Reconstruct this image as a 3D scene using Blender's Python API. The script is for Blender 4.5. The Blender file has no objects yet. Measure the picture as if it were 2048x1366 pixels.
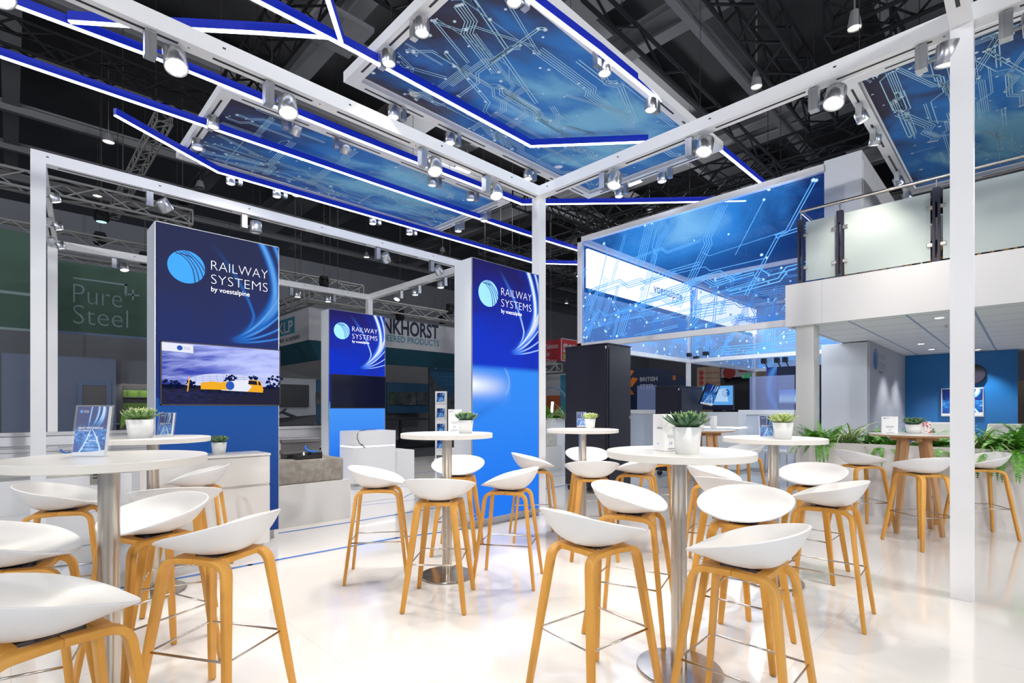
import bpy, bmesh, math, random
from mathutils import Vector, Matrix
S = bpy.context.scene
COL = S.collection
PI = math.pi
# ---------------------------------------------------------------- camera, world, exposure
F, CX, HOR, CH, A = 1018.0, 1024.0, 818.0, 1.30, math.radians(45.45)
CA, SA = math.cos(A), math.sin(A)
cam = bpy.data.cameras.new('camera'); camo = bpy.data.objects.new('camera', cam); COL.objects.link(camo)
cam.sensor_fit = 'HORIZONTAL'; cam.sensor_width = 36; cam.lens = F / 2048 * 36
cam.shift_y = (HOR - 683) / 2048
camo.location = (0, 0, CH); camo.rotation_euler = (PI / 2, 0, A - PI / 2)
cam.clip_start = .05; cam.clip_end = 200
S.camera = camo
S.view_settings.view_transform = 'Standard'; S.view_settings.look = 'None'
S.view_settings.gamma = 1; S.view_settings.exposure = 0.0
S.view_settings.use_curve_mapping = False
world = bpy.data.worlds.new('hall_light'); S.world = world; world.use_nodes = True
world.node_tree.nodes['Background'].inputs[0].default_value = (.62, .68, .85, 1)
world.node_tree.nodes['Background'].inputs[1].default_value = .42
SPOT_W = 118
FILL_W = 1250        # power of one fill lamp added to brighten the stand          # power of one stand spotlight
SPOT_C = (1, .91, .80)

def W(px, py, z=0.0):
    "point of height z seen at a pixel of the photograph"
    d = F * (CH - z) / (py - HOR)
    return WD(px, d, z)
def WD(px, d, z=0.0):
    t = (px - CX) / F
    return Vector((d * (CA + t * SA), d * (SA - t * CA), z))
def WY(px, Y, z=0.0):
    t = (px - CX) / F
    return WD(px, Y / (SA - t * CA), z)
def WX(px, X, z=0.0):
    t = (px - CX) / F
    return WD(px, X / (CA + t * SA), z)
def HZ(p, py):
    "height of the point above ground point p that shows at row py"
    d = p.x * CA + p.y * SA
    return CH + d * (HOR - py) / F
def heading(phi):
    "rotation about z so that local +Y looks phi degrees clockwise of the view direction"
    return A - PI / 2 - math.radians(phi)

# ---------------------------------------------------------------- shader expressions
class X:
    def __init__(s, nt, v): s.nt, s.v = nt, v
    def _m(s, op, *o):
        n = s.nt.nodes.new('ShaderNodeMath'); n.operation = op
        for i, q in enumerate((s,) + o):
            q = q.v if isinstance(q, X) else q
            if isinstance(q, (int, float)): n.inputs[i].default_value = q
            else: s.nt.links.new(q, n.inputs[i])
        return X(s.nt, n.outputs[0])
    def __add__(s, o): return s._m('ADD', o)
    __radd__ = __add__
    def __sub__(s, o): return s._m('SUBTRACT', o)
    def __rsub__(s, o): return X(s.nt, o)._m('SUBTRACT', s)
    def __mul__(s, o): return s._m('MULTIPLY', o)
    __rmul__ = __mul__
    def __truediv__(s, o): return s._m('DIVIDE', o)
    def __rtruediv__(s, o): return X(s.nt, o)._m('DIVIDE', s)
    def __pow__(s, o): return s._m('POWER', o)
    def abs(s): return s._m('ABSOLUTE')
    def max(s, o): return s._m('MAXIMUM', o)
    def min(s, o): return s._m('MINIMUM', o)
    def gt(s, o): return s._m('GREATER_THAN', o)
    def lt(s, o): return s._m('LESS_THAN', o)
    def fract(s): return s._m('FRACT')
    def sin(s): return s._m('SINE')
    def sqrt(s): return s._m('SQRT')
    def clamp(s): return s.max(0.0).min(1.0)
    def gauss(s, w): return X(s.nt, 2.718)._m('POWER', (s / w) * (s / w) * -1.0)
    def smooth(s, a, b):
        n = s.nt.nodes.new('ShaderNodeMapRange'); n.interpolation_type = 'SMOOTHSTEP'
        s.nt.links.new(s.v, n.inputs[0]); n.inputs[1].default_value = a; n.inputs[2].default_value = b
        return X(s.nt, n.outputs[0])

def newmat(name):
    m = bpy.data.materials.new(name); m.use_nodes = True
    nt = m.node_tree
    return m, nt, nt.nodes['Principled BSDF']
def rgb(nt, r, g, b):
    n = nt.nodes.new('ShaderNodeCombineColor')
    for i, q in enumerate((r, g, b)):
        if isinstance(q, X): nt.links.new(q.v, n.inputs[i])
        else: n.inputs[i].default_value = q
    return n.outputs[0]
def mixc(nt, f, a, b):
    n = nt.nodes.new('ShaderNodeMix'); n.data_type = 'RGBA'
    if isinstance(f, X): nt.links.new(f.v, n.inputs[0])
    else: n.inputs[0].default_value = f
    for i, q in ((6, a), (7, b)):
        if isinstance(q, tuple): n.inputs[i].default_value = (*q, 1)
        else: nt.links.new(q, n.inputs[i])
    return n.outputs[2]
def coords(nt, kind='Object'):
    n = nt.nodes.new('ShaderNodeTexCoord'); s = nt.nodes.new('ShaderNodeSeparateXYZ')
    nt.links.new(n.outputs[kind], s.inputs[0])
    return [X(nt, s.outputs[i]) for i in range(3)]
def vec(nt, x, y, z):
    n = nt.nodes.new('ShaderNodeCombineXYZ')
    for i, q in enumerate((x, y, z)):
        if isinstance(q, X): nt.links.new(q.v, n.inputs[i])
        else: n.inputs[i].default_value = q
    return n.outputs[0]
def noise(nt, v=None, scale=5, detail=3, rough=.5, dist=0):
    n = nt.nodes.new('ShaderNodeTexNoise'); n.inputs['Scale'].default_value = scale
    n.inputs['Detail'].default_value = detail; n.inputs['Roughness'].default_value = rough
    n.inputs['Distortion'].default_value = dist
    if v is None:
        c = nt.nodes.new('ShaderNodeTexCoord'); v = c.outputs['Object']
    nt.links.new(v, n.inputs['Vector'])
    return X(nt, n.outputs[0])
def setin(nt, b, key, v):
    if isinstance(v, X): v = v.v
    if isinstance(v, tuple): b.inputs[key].default_value = (*v, 1)
    elif isinstance(v, (int, float)): b.inputs[key].default_value = v
    else: nt.links.new(v, b.inputs[key])
def mat(name, col, rough=.5, metal=0, emit=None, es=0, spec=.5, alpha=1, trans=0, coat=0):
    m, nt, b = newmat(name)
    setin(nt, b, 'Base Color', col); setin(nt, b, 'Roughness', rough); setin(nt, b, 'Metallic', metal)
    b.inputs['Specular IOR Level'].default_value = spec
    b.inputs['Coat Weight'].default_value = coat
    b.inputs['Transmission Weight'].default_value = trans
    b.inputs['Alpha'].default_value = alpha
    if emit is not None: setin(nt, b, 'Emission Color', emit); b.inputs['Emission Strength'].default_value = es
    return m
def bump(nt, b, h, dist=.002, strength=.4):
    n = nt.nodes.new('ShaderNodeBump'); n.inputs['Distance'].default_value = dist; n.inputs['Strength'].default_value = strength
    nt.links.new(h.v, n.inputs['Height']); nt.links.new(n.outputs[0], b.inputs['Normal'])

M = {}
def m_noise(name, c0, c1, scale, rough, stretch=(1, 1, 1), lo=.3, hi=.7, bmp=0, metal=0, detail=4, coat=0, spec=.5):
    m, nt, b = newmat(name); x, y, z = coords(nt)
    n = noise(nt, vec(nt, x * stretch[0], y * stretch[1], z * stretch[2]), scale, detail)
    setin(nt, b, 'Base Color', mixc(nt, n.smooth(lo, hi), c0, c1)); setin(nt, b, 'Roughness', rough); setin(nt, b, 'Metallic', metal)
    b.inputs['Coat Weight'].default_value = coat; b.inputs['Specular IOR Level'].default_value = spec
    if bmp: bump(nt, b, n, bmp)
    M[name] = m; return m
M['white_metal'] = mat('white_metal', (.91, .91, .92), .35)
M['slot'] = mat('slot', (.02, .02, .022), .5)
M['shell'] = mat('shell', (.76, .76, .76), .38)
m_noise('oak', (.58, .265, .034), (.70, .35, .065), 9, .42, (1, 1, .12), .3, .7, .0006)
m_noise('oak_pale', (.40, .21, .085), (.52, .30, .14), 9, .5, (1, 1, .12), .3, .7, .0006)
m_noise('steel', (.52, .48, .42), (.62, .58, .52), 40, .28, (1, 1, .02), metal=1)
m_noise('steel_base', (.46, .42, .38), (.56, .52, .47), 25, .22, metal=1)
M['wire'] = mat('wire', (.60, .57, .53), .22, 1)
M['dark_metal'] = mat('dark_metal', (.06, .05, .05), .4, .6)
M['laminate'] = mat('laminate', (.78, .77, .75), .3)
M['laminate_edge'] = mat('laminate_edge', (.78, .75, .69), .4)
M['alu'] = m_noise('alu', (.55, .56, .58), (.66, .67, .69), 60, .3, (1, 1, .03), metal=.9)
M['grey_paint'] = mat('grey_paint', (.50, .51, .54), .4, .3)
M['lens'] = mat('lens', (1, 1, 1), .3, emit=(1, .96, .9), es=14)
M['pot'] = mat('pot', (.82, .82, .80), .35)
M['soil'] = m_noise('soil', (.10, .06, .03), (.20, .12, .06), 60, .9, bmp=.004)
M['white_paint'] = mat('white_paint', (.78, .78, .79), .35)
M['cabinet_white'] = mat('cabinet_white', (.72, .71, .69), .3)
M['black_metal'] = mat('black_metal', (.014, .014, .026), .35)
M['black'] = mat('black', (.01, .01, .012), .35)
M['blue_plastic'] = mat('blue_plastic', (.02, .16, .62), .35)
m_noise('concrete', (.22, .20, .17), (.36, .33, .29), 14, .85, lo=.25, hi=.75, bmp=.003, detail=8)
m_noise('concrete_pale', (.52, .50, .44), (.64, .62, .55), 10, .8, bmp=.002, detail=8)
m_noise('marble', (.70, .68, .66), (.80, .785, .77), 3, .45, (1, 1, .5), detail=8)
M['rail_silver'] = mat('rail_silver', (.62, .62, .64), .3, .7)
M['rail_grey'] = mat('rail_grey', (.16, .15, .15), .5, .3)
M['paper'] = mat('paper', (.82, .82, .82), .5)
M['ink'] = mat('ink', (.018, .026, .05), .7, spec=.2)
M['ink_blue'] = mat('ink_blue', (.02, .14, .45), .6)
M['hall_steel'] = mat('hall_steel', (.17, .17, .18), .7)
M['hall_steel_pale'] = mat('hall_steel_pale', (.22, .22, .23), .7)
M['hall_ceiling'] = m_noise('hall_ceiling', (.030, .030, .033), (.05, .05, .054), .4, .9)
M['truss_black'] = mat('truss_black', (.014, .014, .016), .75, spec=.15)
M['truss_alu'] = mat('truss_alu', (.27, .265, .26), .7, spec=.2)
M['led_white'] = mat('led_white', (1, 1, 1), .4, emit=(.72, .78, 1), es=6)
M['led_blue'] = mat('led_blue', (.005, .012, .16), .5, emit=(.0, .03, .9), es=.3)
M['band_light'] = mat('band_light', (1, 1, 1), .4, emit=(1, 1, 1), es=2.2)
M['banner_light'] = mat('banner_light', (1, 1, 1), .4, emit=(.93, .97, 1), es=3.4)

# ---------------------------------------------------------------- mesh builder
class MB:
    def __init__(s): s.v, s.f, s.mi, s.sm = [], [], [], []
    def add(s, vs, fs, mi=0, sm=False):
        k = len(s.v); s.v += [tuple(q) for q in vs]
        for f in fs: s.f.append(tuple(k + i for i in f)); s.mi.append(mi); s.sm.append(sm)
        return s
    def box(s, x0, x1, y0, y1, z0, z1, mi=0):
        vs = [(x, y, z) for x in (x0, x1) for y in (y0, y1) for z in (z0, z1)]
        return s.add(vs, [(0, 1, 3, 2), (4, 6, 7, 5), (0, 4, 5, 1), (2, 3, 7, 6), (0, 2, 6, 4), (1, 5, 7, 3)], mi)
    def hexa(s, vs, mi=0):
        return s.add(vs, [(0, 1, 2, 3), (7, 6, 5, 4), (0, 4, 5, 1), (1, 5, 6, 2), (2, 6, 7, 3), (3, 7, 4, 0)], mi)
    def quad(s, a, b, c, d, mi=0): return s.add([a, b, c, d], [(0, 1, 2, 3)], mi)
    def bar(s, p, q, w, h=None, mi=0, up=(0, 0, 1)):
        p, q = Vector(p), Vector(q); d = (q - p).normalized(); up = Vector(up)
        if abs(d.dot(up)) > .99: up = Vector((1, 0, 0))
        r = d.cross(up).normalized(); u = r.cross(d); h = h or w
        a, b = r * w / 2, u * h / 2
        return s.hexa([p - a - b, p + a - b, p + a + b, p - a + b, q - a - b, q + a - b, q + a + b, q - a + b], mi)
    def rings(s, rs, mi=0, sm=True, cap=True, close=True):
        n = len(rs[0]); k = len(s.v); fs = []
        for i in range(len(rs) - 1):
            for j in range(n if close else n - 1):
                a, b = i * n + j, i * n + (j + 1) % n
                fs.append((a, b, b + n, a + n))
        s.add([p for r in rs for p in r], fs, mi, sm)
        if cap:
            s.add(rs[0], [tuple(range(n))[::-1]], mi); s.add(rs[-1], [tuple(range(n))], mi)
        return s
    def tube(s, pts, r, n=8, mi=0, cap=True, closed=False):
        pts = [Vector(p) for p in pts]; rs = []; ref = None
        N = len(pts)
        for i, p in enumerate(pts):
            if closed: d = pts[(i + 1) % N] - pts[i - 1]
            else: d = pts[min(i + 1, N - 1)] - pts[max(i - 1, 0)]
            d.normalize()
            if ref is None:
                ref = Vector((0, 0, 1)) if abs(d.z) < .9 else Vector((1, 0, 0))
            a = d.cross(ref).normalized(); b = a.cross(d).normalized(); ref = b
            rr = r[i] if isinstance(r, (list, tuple)) else r
            rs.append([p + (a * math.cos(2 * PI * j / n) + b * math.sin(2 * PI * j / n)) * rr for j in range(n)])
        if closed: rs.append(rs[0]); cap = False
        return s.rings(rs, mi, True, cap)
    def cyl(s, p, q, r0, r1=None, n=16, mi=0, cap=True): return s.tube([p, q], [r0, r0 if r1 is None else r1], n, mi, cap)
    def lathe(s, prof, n=32, mi=0, c=(0, 0), cap=False, sm=True):
        rs = [[(c[0] + r * math.cos(2 * PI * j / n), c[1] + r * math.sin(2 * PI * j / n), z) for j in range(n)] for r, z in prof]
        return s.rings(rs, mi, sm, cap)
    def disc(s, c, u, v, ru, rv=None, n=32, mi=0):
        c, u, v = Vector(c), Vector(u), Vector(v); rv = rv or ru
        return s.add([c + u * ru * math.cos(2 * PI * j / n) + v * rv * math.sin(2 * PI * j / n) for j in range(n)], [tuple(range(n))], mi)
    def build(s, name, mats, parent=None, bev=0, loc=None):
        me = bpy.data.meshes.new(name); me.from_pydata(s.v, [], s.f)
        for m in (mats if isinstance(mats, (list, tuple)) else [mats]): me.materials.append(M[m] if isinstance(m, str) else m)
        me.polygons.foreach_set('material_index', s.mi); me.polygons.foreach_set('use_smooth', s.sm)
        bm = bmesh.new(); bm.from_mesh(me); bmesh.ops.recalc_face_normals(bm, faces=bm.faces)
        if bev: bmesh.ops.remove_doubles(bm, verts=bm.verts, dist=1e-5)
        bm.to_mesh(me); bm.free(); me.update()
        o = bpy.data.objects.new(name, me); COL.objects.link(o)
        if parent: o.parent = parent
        if loc: o.location = loc
        if bev:
            b = o.modifiers.new('bevel', 'BEVEL'); b.width = bev; b.segments = 2; b.limit_method = 'ANGLE'
        return o
def tag(o, label, cat, group=None, kind=None):
    o['label'] = label; o['category'] = cat
    if group: o['group'] = group
    if kind: o['kind'] = kind
    return o
def thing(name, label, cat, loc=(0, 0, 0), rz=0, group=None):
    o = bpy.data.objects.new(name, None); COL.objects.link(o); o.empty_display_size = .1
    o.location = loc; o.rotation_euler = (0, 0, rz); return tag(o, label, cat, group)
def struct(o): o['kind'] = 'structure'; return o
def dup(root, loc, rz, label, group=None, scale=None):
    r = root.copy(); COL.objects.link(r); r.location = loc; r.rotation_euler = (0, 0, rz); r['label'] = label
    if group: r['group'] = group
    if scale: r.scale = (scale,) * 3
    for ch in list(root.children):
        c = ch.copy(); COL.objects.link(c); c.parent = r; c.matrix_parent_inverse = ch.matrix_parent_inverse.copy()
        for g in ch.children:
            d = g.copy(); COL.objects.link(d); d.parent = c
    return r
# lettering: text turned into a mesh, laid on the plane (o, u, v)
_tc = {}
def text_mesh(t, size, bold=0):
    k = (t, size, bold)
    if k not in _tc:
        cu = bpy.data.curves.new('lettering', 'FONT'); cu.body = t; cu.size = size; cu.resolution_u = 3; cu.offset = bold
        ob = bpy.data.objects.new('lettering', cu); COL.objects.link(ob)
        dg = bpy.context.evaluated_depsgraph_get(); dg.update()
        me = bpy.data.meshes.new_from_object(ob.evaluated_get(dg))
        bpy.data.objects.remove(ob)
        _tc[k] = [tuple(v.co) for v in me.vertices], [tuple(p.vertices) for p in me.polygons]
        bpy.data.meshes.remove(me)
    return _tc[k]
def letter(mb, t, o, u, v, width=None, height=None, bold=0, mi=0, n=None, align='l'):
    "text with its lower edge starting at o, along u, upright along v; scaled to the given width and cap height"
    vs, fs = text_mesh(t, 1, bold)
    x0 = min(p[0] for p in vs); x1 = max(p[0] for p in vs); y1 = max(p[1] for p in vs); y0 = 0
    sx = width / (x1 - x0) if width else height / .72
    sy = height / .72 if height else sx
    o, u, v = Vector(o), Vector(u), Vector(v)
    off = 0 if align == 'l' else -(x1 - x0) * sx / 2
    mb.add([o + u * ((p[0] - x0) * sx + off) + v * (p[1] * sy) for p in vs], fs, mi)
    return mb
# ================================================================ SETTING
# floor: glossy white tiles with fine joints
m, nt, b = newmat('floor_tile'); x, y, z = coords(nt)
g = ((x / 1.2).fract() - .5).abs().gt(.4985).max(((y / 1.2 + .3).fract() - .5).abs().gt(.4985))
n = noise(nt, None, .6, 2)
setin(nt, b, 'Base Color', mixc(nt, g * .55, mixc(nt, n, (.70, .695, .69), (.74, .735, .73)), (.46, .47, .50)))
setin(nt, b, 'Roughness', .09); b.inputs['Coat Weight'].default_value = .5; b.inputs['Coat Roughness'].default_value = .03
M['floor_tile'] = m
struct(MB().box(-8, 14.2, -8, 11.6, -.1, 0).build('floor', 'floor_tile'))
M['hall_floor'] = mat('hall_floor', (.10, .10, .11), .25)
struct(MB().box(-30, 46, -30, 40, -.14, -.02).build('floor_hall', 'hall_floor'))
# blue lines inlaid in the floor
M['line_blue'] = mat('line_blue', (.02, .15, .52), .25)
mb = MB()
def floor_line(px, w=.022):
    pts = [W(*p) for p in px]
    for p, q in zip(pts, pts[1:]):
        d = (q - p).normalized(); nrm = Vector((-d.y, d.x, 0)) * w / 2; p2, q2 = p - d * w * .4, q + d * w * .4
        a = Vector((0, 0, .0012))
        mb.quad(p2 - nrm + a, q2 - nrm + a, q2 + nrm + a, p2 + nrm + a)
floor_line([(560, 1066), (704, 1044), (793, 1029), (905, 1010), (1090, 978), (1135, 970)], .042)
floor_line([(-60, 1222), (300, 1167), (500, 1130), (700, 1093), (793, 1076), (910, 1061), (1100, 1026)], .045)
floor_line([(704, 1008), (770, 999), (808, 995), (828, 984), (960, 968)], .02)
floor_line([(704, 1013), (800, 1003), (860, 996)], .02)
floor_line([(704, 979), (790, 975), (850, 968)], .025)
floor_line([(830, 947), (880, 941), (960, 934)], .025)
floor_line([(830, 931), (900, 924)], .03)
floor_line([(1090, 955), (1140, 949), (1300, 952), (1345, 943)], .025)
floor_line([(1262, 972), (1330, 975), (1385, 960)], .025)
floor_line([(1455, 935), (1520, 940), (1560, 932)], .03)
floor_line([(1400, 930), (1500, 934)], .03)
floor_line([(90, 1034), (260, 1016)], .022); floor_line([(120, 1098), (215, 1085)], .03)
struct(mb.build('floor_marking', 'line_blue'))

# hall shell
M['hall_wall'] = m_noise('hall_wall', (.21, .22, .25), (.25, .26, .29), .15, .8)
mb = MB(); mb.box(-24, 46, 27, 27.4, 0, 9.2)
for i in range(24): mb.box(-24 + i * 2.9, -23.96 + i * 2.9, 26.96, 27, 0, 9.2)
struct(mb.build('wall_far', 'hall_wall'))
struct(MB().box(46, 46.4, -30, 40, 0, 9.2).build('wall_side', 'hall_wall'))
struct(MB().box(-30, 46.4, -30, 40, 11.6, 11.9).build('ceiling', 'hall_ceiling'))
# roof girders of the hall
def girder(p, q, h, wd, name='ceiling_beam', mt='hall_steel'):
    mb = MB(); p, q = Vector(p), Vector(q)
    up = Vector((0, 0, h / 2))
    mb.bar(p, q, wd * .18, h); mb.bar(p + up, q + up, wd, .06); mb.bar(p - up, q - up, wd, .06)
    return struct(mb.build(name, mt))
for i in range(13): girder((-26 + i * 5.2, -26, 9.9), (-26 + i * 5.2, 27, 9.9), .55, .34)
for i in range(18): girder((-26, -24 + i * 2.9, 9.55), (46, -24 + i * 2.9, 9.55), .22, .16)
for i, (xx, w_) in enumerate(((-1.4, .5), (9.0, .9), (17.6, .6))):
    girder((xx, -26, 10.6), (xx, 27, 10.6), .9, w_, 'ceiling_beam', 'hall_steel_pale')
for i, yy in enumerate((1.0, 7.5, 15.0)):
    struct(MB().box(-26, 40, yy, yy + 1.6, 10.9, 11.05).build('ceiling_panel', 'hall_steel_pale'))
for xx, yy in ((7.2, 3.9), (4.2, 9.4), (10.5, 8.0)):
    o = MB().box(xx, xx + 1.1, yy, yy + 1.1, 9.0, 9.1).box(xx + .05, xx + .5, yy + .05, yy + 1.05, 8.98, 9.0, 1).build('ceiling_vent', ['hall_steel_pale', 'hall_steel'])
    struct(o)

# ================================================================ WHITE STEEL FRAMES
H0, H1, BW = 3.91, 4.03, .12
def beam_part(parent, p, q, slots=(), holes=True, name='beam'):
    p, q = Vector(p), Vector(q); d = (q - p); L = d.length; d.normalize()
    mb = MB(); mb.bar(p, q, BW, BW)
    o = mb.build(name, 'white_metal', parent)
    r = d.cross(Vector((0, 0, 1)))
    sm = MB(); zz = Vector((0, 0, -BW / 2 - .0008))
    t = .22
    while t < L - .5:
        l = min(.75, L - t - .1)
        sm.bar(p + d * t + zz, p + d * (t + l) + zz, .022, .0015); sm.bar(p + d * (t + l + .06) + zz, p + d * (t + l + .07) + zz, .01, .0015)
        t += l + .22
    for k in range(int(L / 1.0) + 1):
        for s in (-1, 1): sm.bar(p + d * (.12 + k) + r * s * (BW / 2) + Vector((0, 0, .012)), p + d * (.142 + k) + r * s * (BW / 2) + Vector((0, 0, .012)), .0016, .012)
    sm.build('track_slot', 'slot', o)
    return o
def post_part(parent, x0, y0, h=H1, name='post'):
    return MB().box(x0, x0 + BW, y0, y0 + BW, 0, h).build(name, 'white_metal', parent)
fr = thing('portal_frame', 'big white steel portal frame spanning over the front tables', 'frame')
XC, YC, YR = 4.60, 4.20, .262
hb = (H0 + H1) / 2; h2 = BW / 2
post_part(fr, XC, YC, H0); post_part(fr, XC, YR, H1)
beam_part(fr, (-4.0, YC + h2, hb), (XC + BW, YC + h2, hb))
beam_part(fr, (XC + h2, YC, hb), (XC + h2, YR + BW, hb))
beam_part(fr, (XC + h2, YR, hb), (XC + h2, -4.0, hb))
beam_part(fr, (XC, YR + h2, hb), (-4.0, YR + h2, hb))
lf = thing('portal_frame', 'smaller white steel portal frame behind the first tower, open to the hall', 'frame')
FX0, FX1, FY0, FY1 = .146, 6.06, 7.33, 11.04
FBX = .42
post_part(lf, FX0, FY0, H0); post_part(lf, FBX, FY1, H0); post_part(lf, FX1, FY1, H0); post_part(lf, FX1, FY0, H0)
beam_part(lf, (FX0, FY0 + h2, hb), (FX1 + BW, FY0 + h2, hb))
beam_part(lf, (FBX, FY1 + h2, hb), (FX1 + BW, FY1 + h2, hb))
beam_part(lf, (FX0 + h2, FY0 + BW, hb), (FBX + h2, FY1, hb))
beam_part(lf, (FX1 + h2, FY0 + BW, hb), (FX1 + h2, FY1, hb))

# ================================================================ PRINTED CIRCUIT CLOTHS
def circuit(seed, w, h, nb, wid, bias=(0, 90), pads=1.0, dens=None, run=(.35, 1.3), loose=1.0):
    "flat traces and pads of a circuit picture inside w x h; slot 0 traces, slot 1 pads"
    rnd = random.Random(seed); mb = MB()
    def inside(p): return .02 < p[0] < w - .02 and .02 < p[1] < h - .02
    def pad(p, r):
        if not (r < p[0] < w - r and r < p[1] < h - r): return
        mb.disc((p[0], p[1], .0012), (1, 0, 0), (0, 1, 0), r * 1.5, None, 12, 0)
        mb.disc((p[0], p[1], .0018), (1, 0, 0), (0, 1, 0), r, None, 12, 1)
    for _ in range(nb):
        p = [rnd.random() * w, rnd.random() * h]
        if dens and rnd.random() > dens(p[0] / w, p[1] / h): continue
        a = rnd.choice(bias(p[0] / w, p[1] / h) if callable(bias) else bias) + rnd.choice((0, 180)); k = rnd.choice((1, 2, 2, 3, 4, 5))
        s = wid * rnd.uniform(.7, 1.5); gap = s * rnd.uniform(2.4, 3.4)
        path = [tuple(p)]; turn = rnd.choice((45, -45)); cur = a
        for i in range(rnd.randint(2, 5)):
            l = rnd.uniform(*run) * (1 if i % 2 == 0 else .22)
            p = [p[0] + l * math.cos(math.radians(cur)), p[1] + l * math.sin(math.radians(cur))]; path.append(tuple(p))
            cur = a + turn if i % 2 == 0 else a
            if rnd.random() < .35: turn = -turn
        for j in range(k):
            off = (j - (k - 1) / 2) * gap; pts = []
            for i, q in enumerate(path):
                d0 = Vector(path[i]) - Vector(path[i - 1]) if i else Vector(path[1]) - Vector(path[0])
                d1 = Vector(path[i + 1]) - Vector(path[i]) if i < len(path) - 1 else d0
                d0.normalize(); d1.normalize(); n0 = Vector((-d0.y, d0.x)); n1 = Vector((-d1.y, d1.x)); nn = (n0 + n1)
                nn = nn / max(.3, nn.length_squared / 2)
                pts.append((Vector(q) + nn * off, nn))
            last = None
            for (q0, m0), (q1, m1) in zip(pts, pts[1:]):
                N = 6
                for t in range(N):
                    u0 = q0.lerp(q1, t / N); u1 = q0.lerp(q1, (t + 1) / N)
                    if inside(u0) and inside(u1):
                        f0 = m0.lerp(m1, t / N) * s / 2; f1 = m0.lerp(m1, (t + 1) / N) * s / 2
                        mb.quad(*[(q.x, q.y, .001) for q in (u0 - f0, u1 - f1, u1 + f1, u0 + f0)]); last = u1
            if last and rnd.random() < .45 * pads: pad(last, s * rnd.uniform(1.1, 1.6))
            if rnd.random() < .2 * pads: pad(pts[0][0], s * rnd.uniform(1.1, 1.6))
    for _ in range(int(nb * loose)):
        q = (rnd.random() * w, rnd.random() * h)
        if dens and rnd.random() > dens(q[0] / w, q[1] / h): continue
        pad(q, wid * rnd.uniform(.9, 2.1))
    return mb
def cloth_mat(name, w, h, alpha, dark, mid, light, spot, emis=0.0):
    "printed see-through cloth: dark edges, a pale cloud round spot"
    m, nt, b = newmat(name); x, y, z = coords(nt)
    u, v = x / w, y / h
    d = (((u - spot[0]) / spot[2]) ** 2.0 + ((v - spot[1]) / spot[3]) ** 2.0).sqrt()
    n = noise(nt, vec(nt, u * 3 + v, v * 2.2, z), 1.6, 5, .55, .6)
    f = (d * -1.0 + 1.15 + (n - .5) * 1.5).clamp()
    c = mixc(nt, f.smooth(0, .55), dark, mid)
    c = mixc(nt, f.smooth(.5, 1.0), c, light)
    setin(nt, b, 'Base Color', c); b.inputs['Roughness'].default_value = .7; b.inputs['Alpha'].default_value = alpha
    b.inputs['Specular IOR Level'].default_value = .2
    if emis: setin(nt, b, 'Emission Color', c); b.inputs['Emission Strength'].default_value = emis
    M[name] = m
M['trace'] = mat('trace', (.45, .75, .95), .6)
M['pad'] = mat('pad', (.88, .93, .96), .6)
cloth_mat('canopy_cloth', 4, 2, .80, (.06, .055, .10), (.045, .24, .70), (.30, .72, 1.0), (.66, .45, .60, .80), 0)
NH = 4.5
def canopy(label, x0, y0, wx, wy, seed, rot=0):
    t = thing('canopy', label, 'canopy', (x0, y0, NH), rot)
    W_, F_ = .12, .10
    mb = MB()
    for a in ((0, wx, 0, W_), (0, wx, wy - W_, wy), (0, W_, W_, wy - W_), (wx - W_, wx, W_, wy - W_)): mb.box(*a, 0, F_)
    o = mb.build('canopy_frame', 'white_metal', t)
    sm = MB()
    for s, e in ((.2, .9), (1.1, 1.8), (2.1, 2.8), (3.0, 3.75)):
        for yy in (.045, wy - .065): sm.box(s, e, yy, yy + .02, -.0015, 0)
    for s, e in ((.22, .7), (.85, 1.3), (1.4, 1.8)):
        for xx in (.045, wx - .065): sm.box(xx, xx + .02, s, e, -.0015, 0)
    sm.build('track_slot', 'slot', o)
    c = MB().box(W_ + .02, wx - W_ - .02, W_ + .02, wy - W_ - .02, .045, .047).build('printed_cloth', 'canopy_cloth', t)
    # traces face down: mirrored in v
    mb = circuit(seed, wx - .3, wy - .3, 80, .0068, (0, 0, 0, 20, -20, 90), .8, lambda u, v: (1.05 - .6 * u) * (1.0 if v < .6 else .55), (.22, .85), 1.0)
    mb.v = [(p[0] + .15, wy - .15 - p[1], .043 - p[2]) for p in mb.v]
    mb.build('circuit_print', ['trace', 'pad'], t)
    hk = MB()
    for xx in (.5, wx - .5):
        for yy in (.06, wy - .06): hk.cyl((xx, yy, F_), (xx, yy, 5.0), .004, None, 6)
    hk.build('hanging_wire', 'dark_metal', t)
    return t
canopy('large circuit print canopy hanging above the corner of the big portal frame', 2.32, 2.65, 3.95, 2.06, 3)
canopy('circuit print canopy hanging above the dark tower with the train screen', 1.50, 5.65, 4.02, 1.98, 8)
canopy('circuit print canopy hanging above the glass balcony', 5.80, -.85, 3.8, 2.15, 5)

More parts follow.
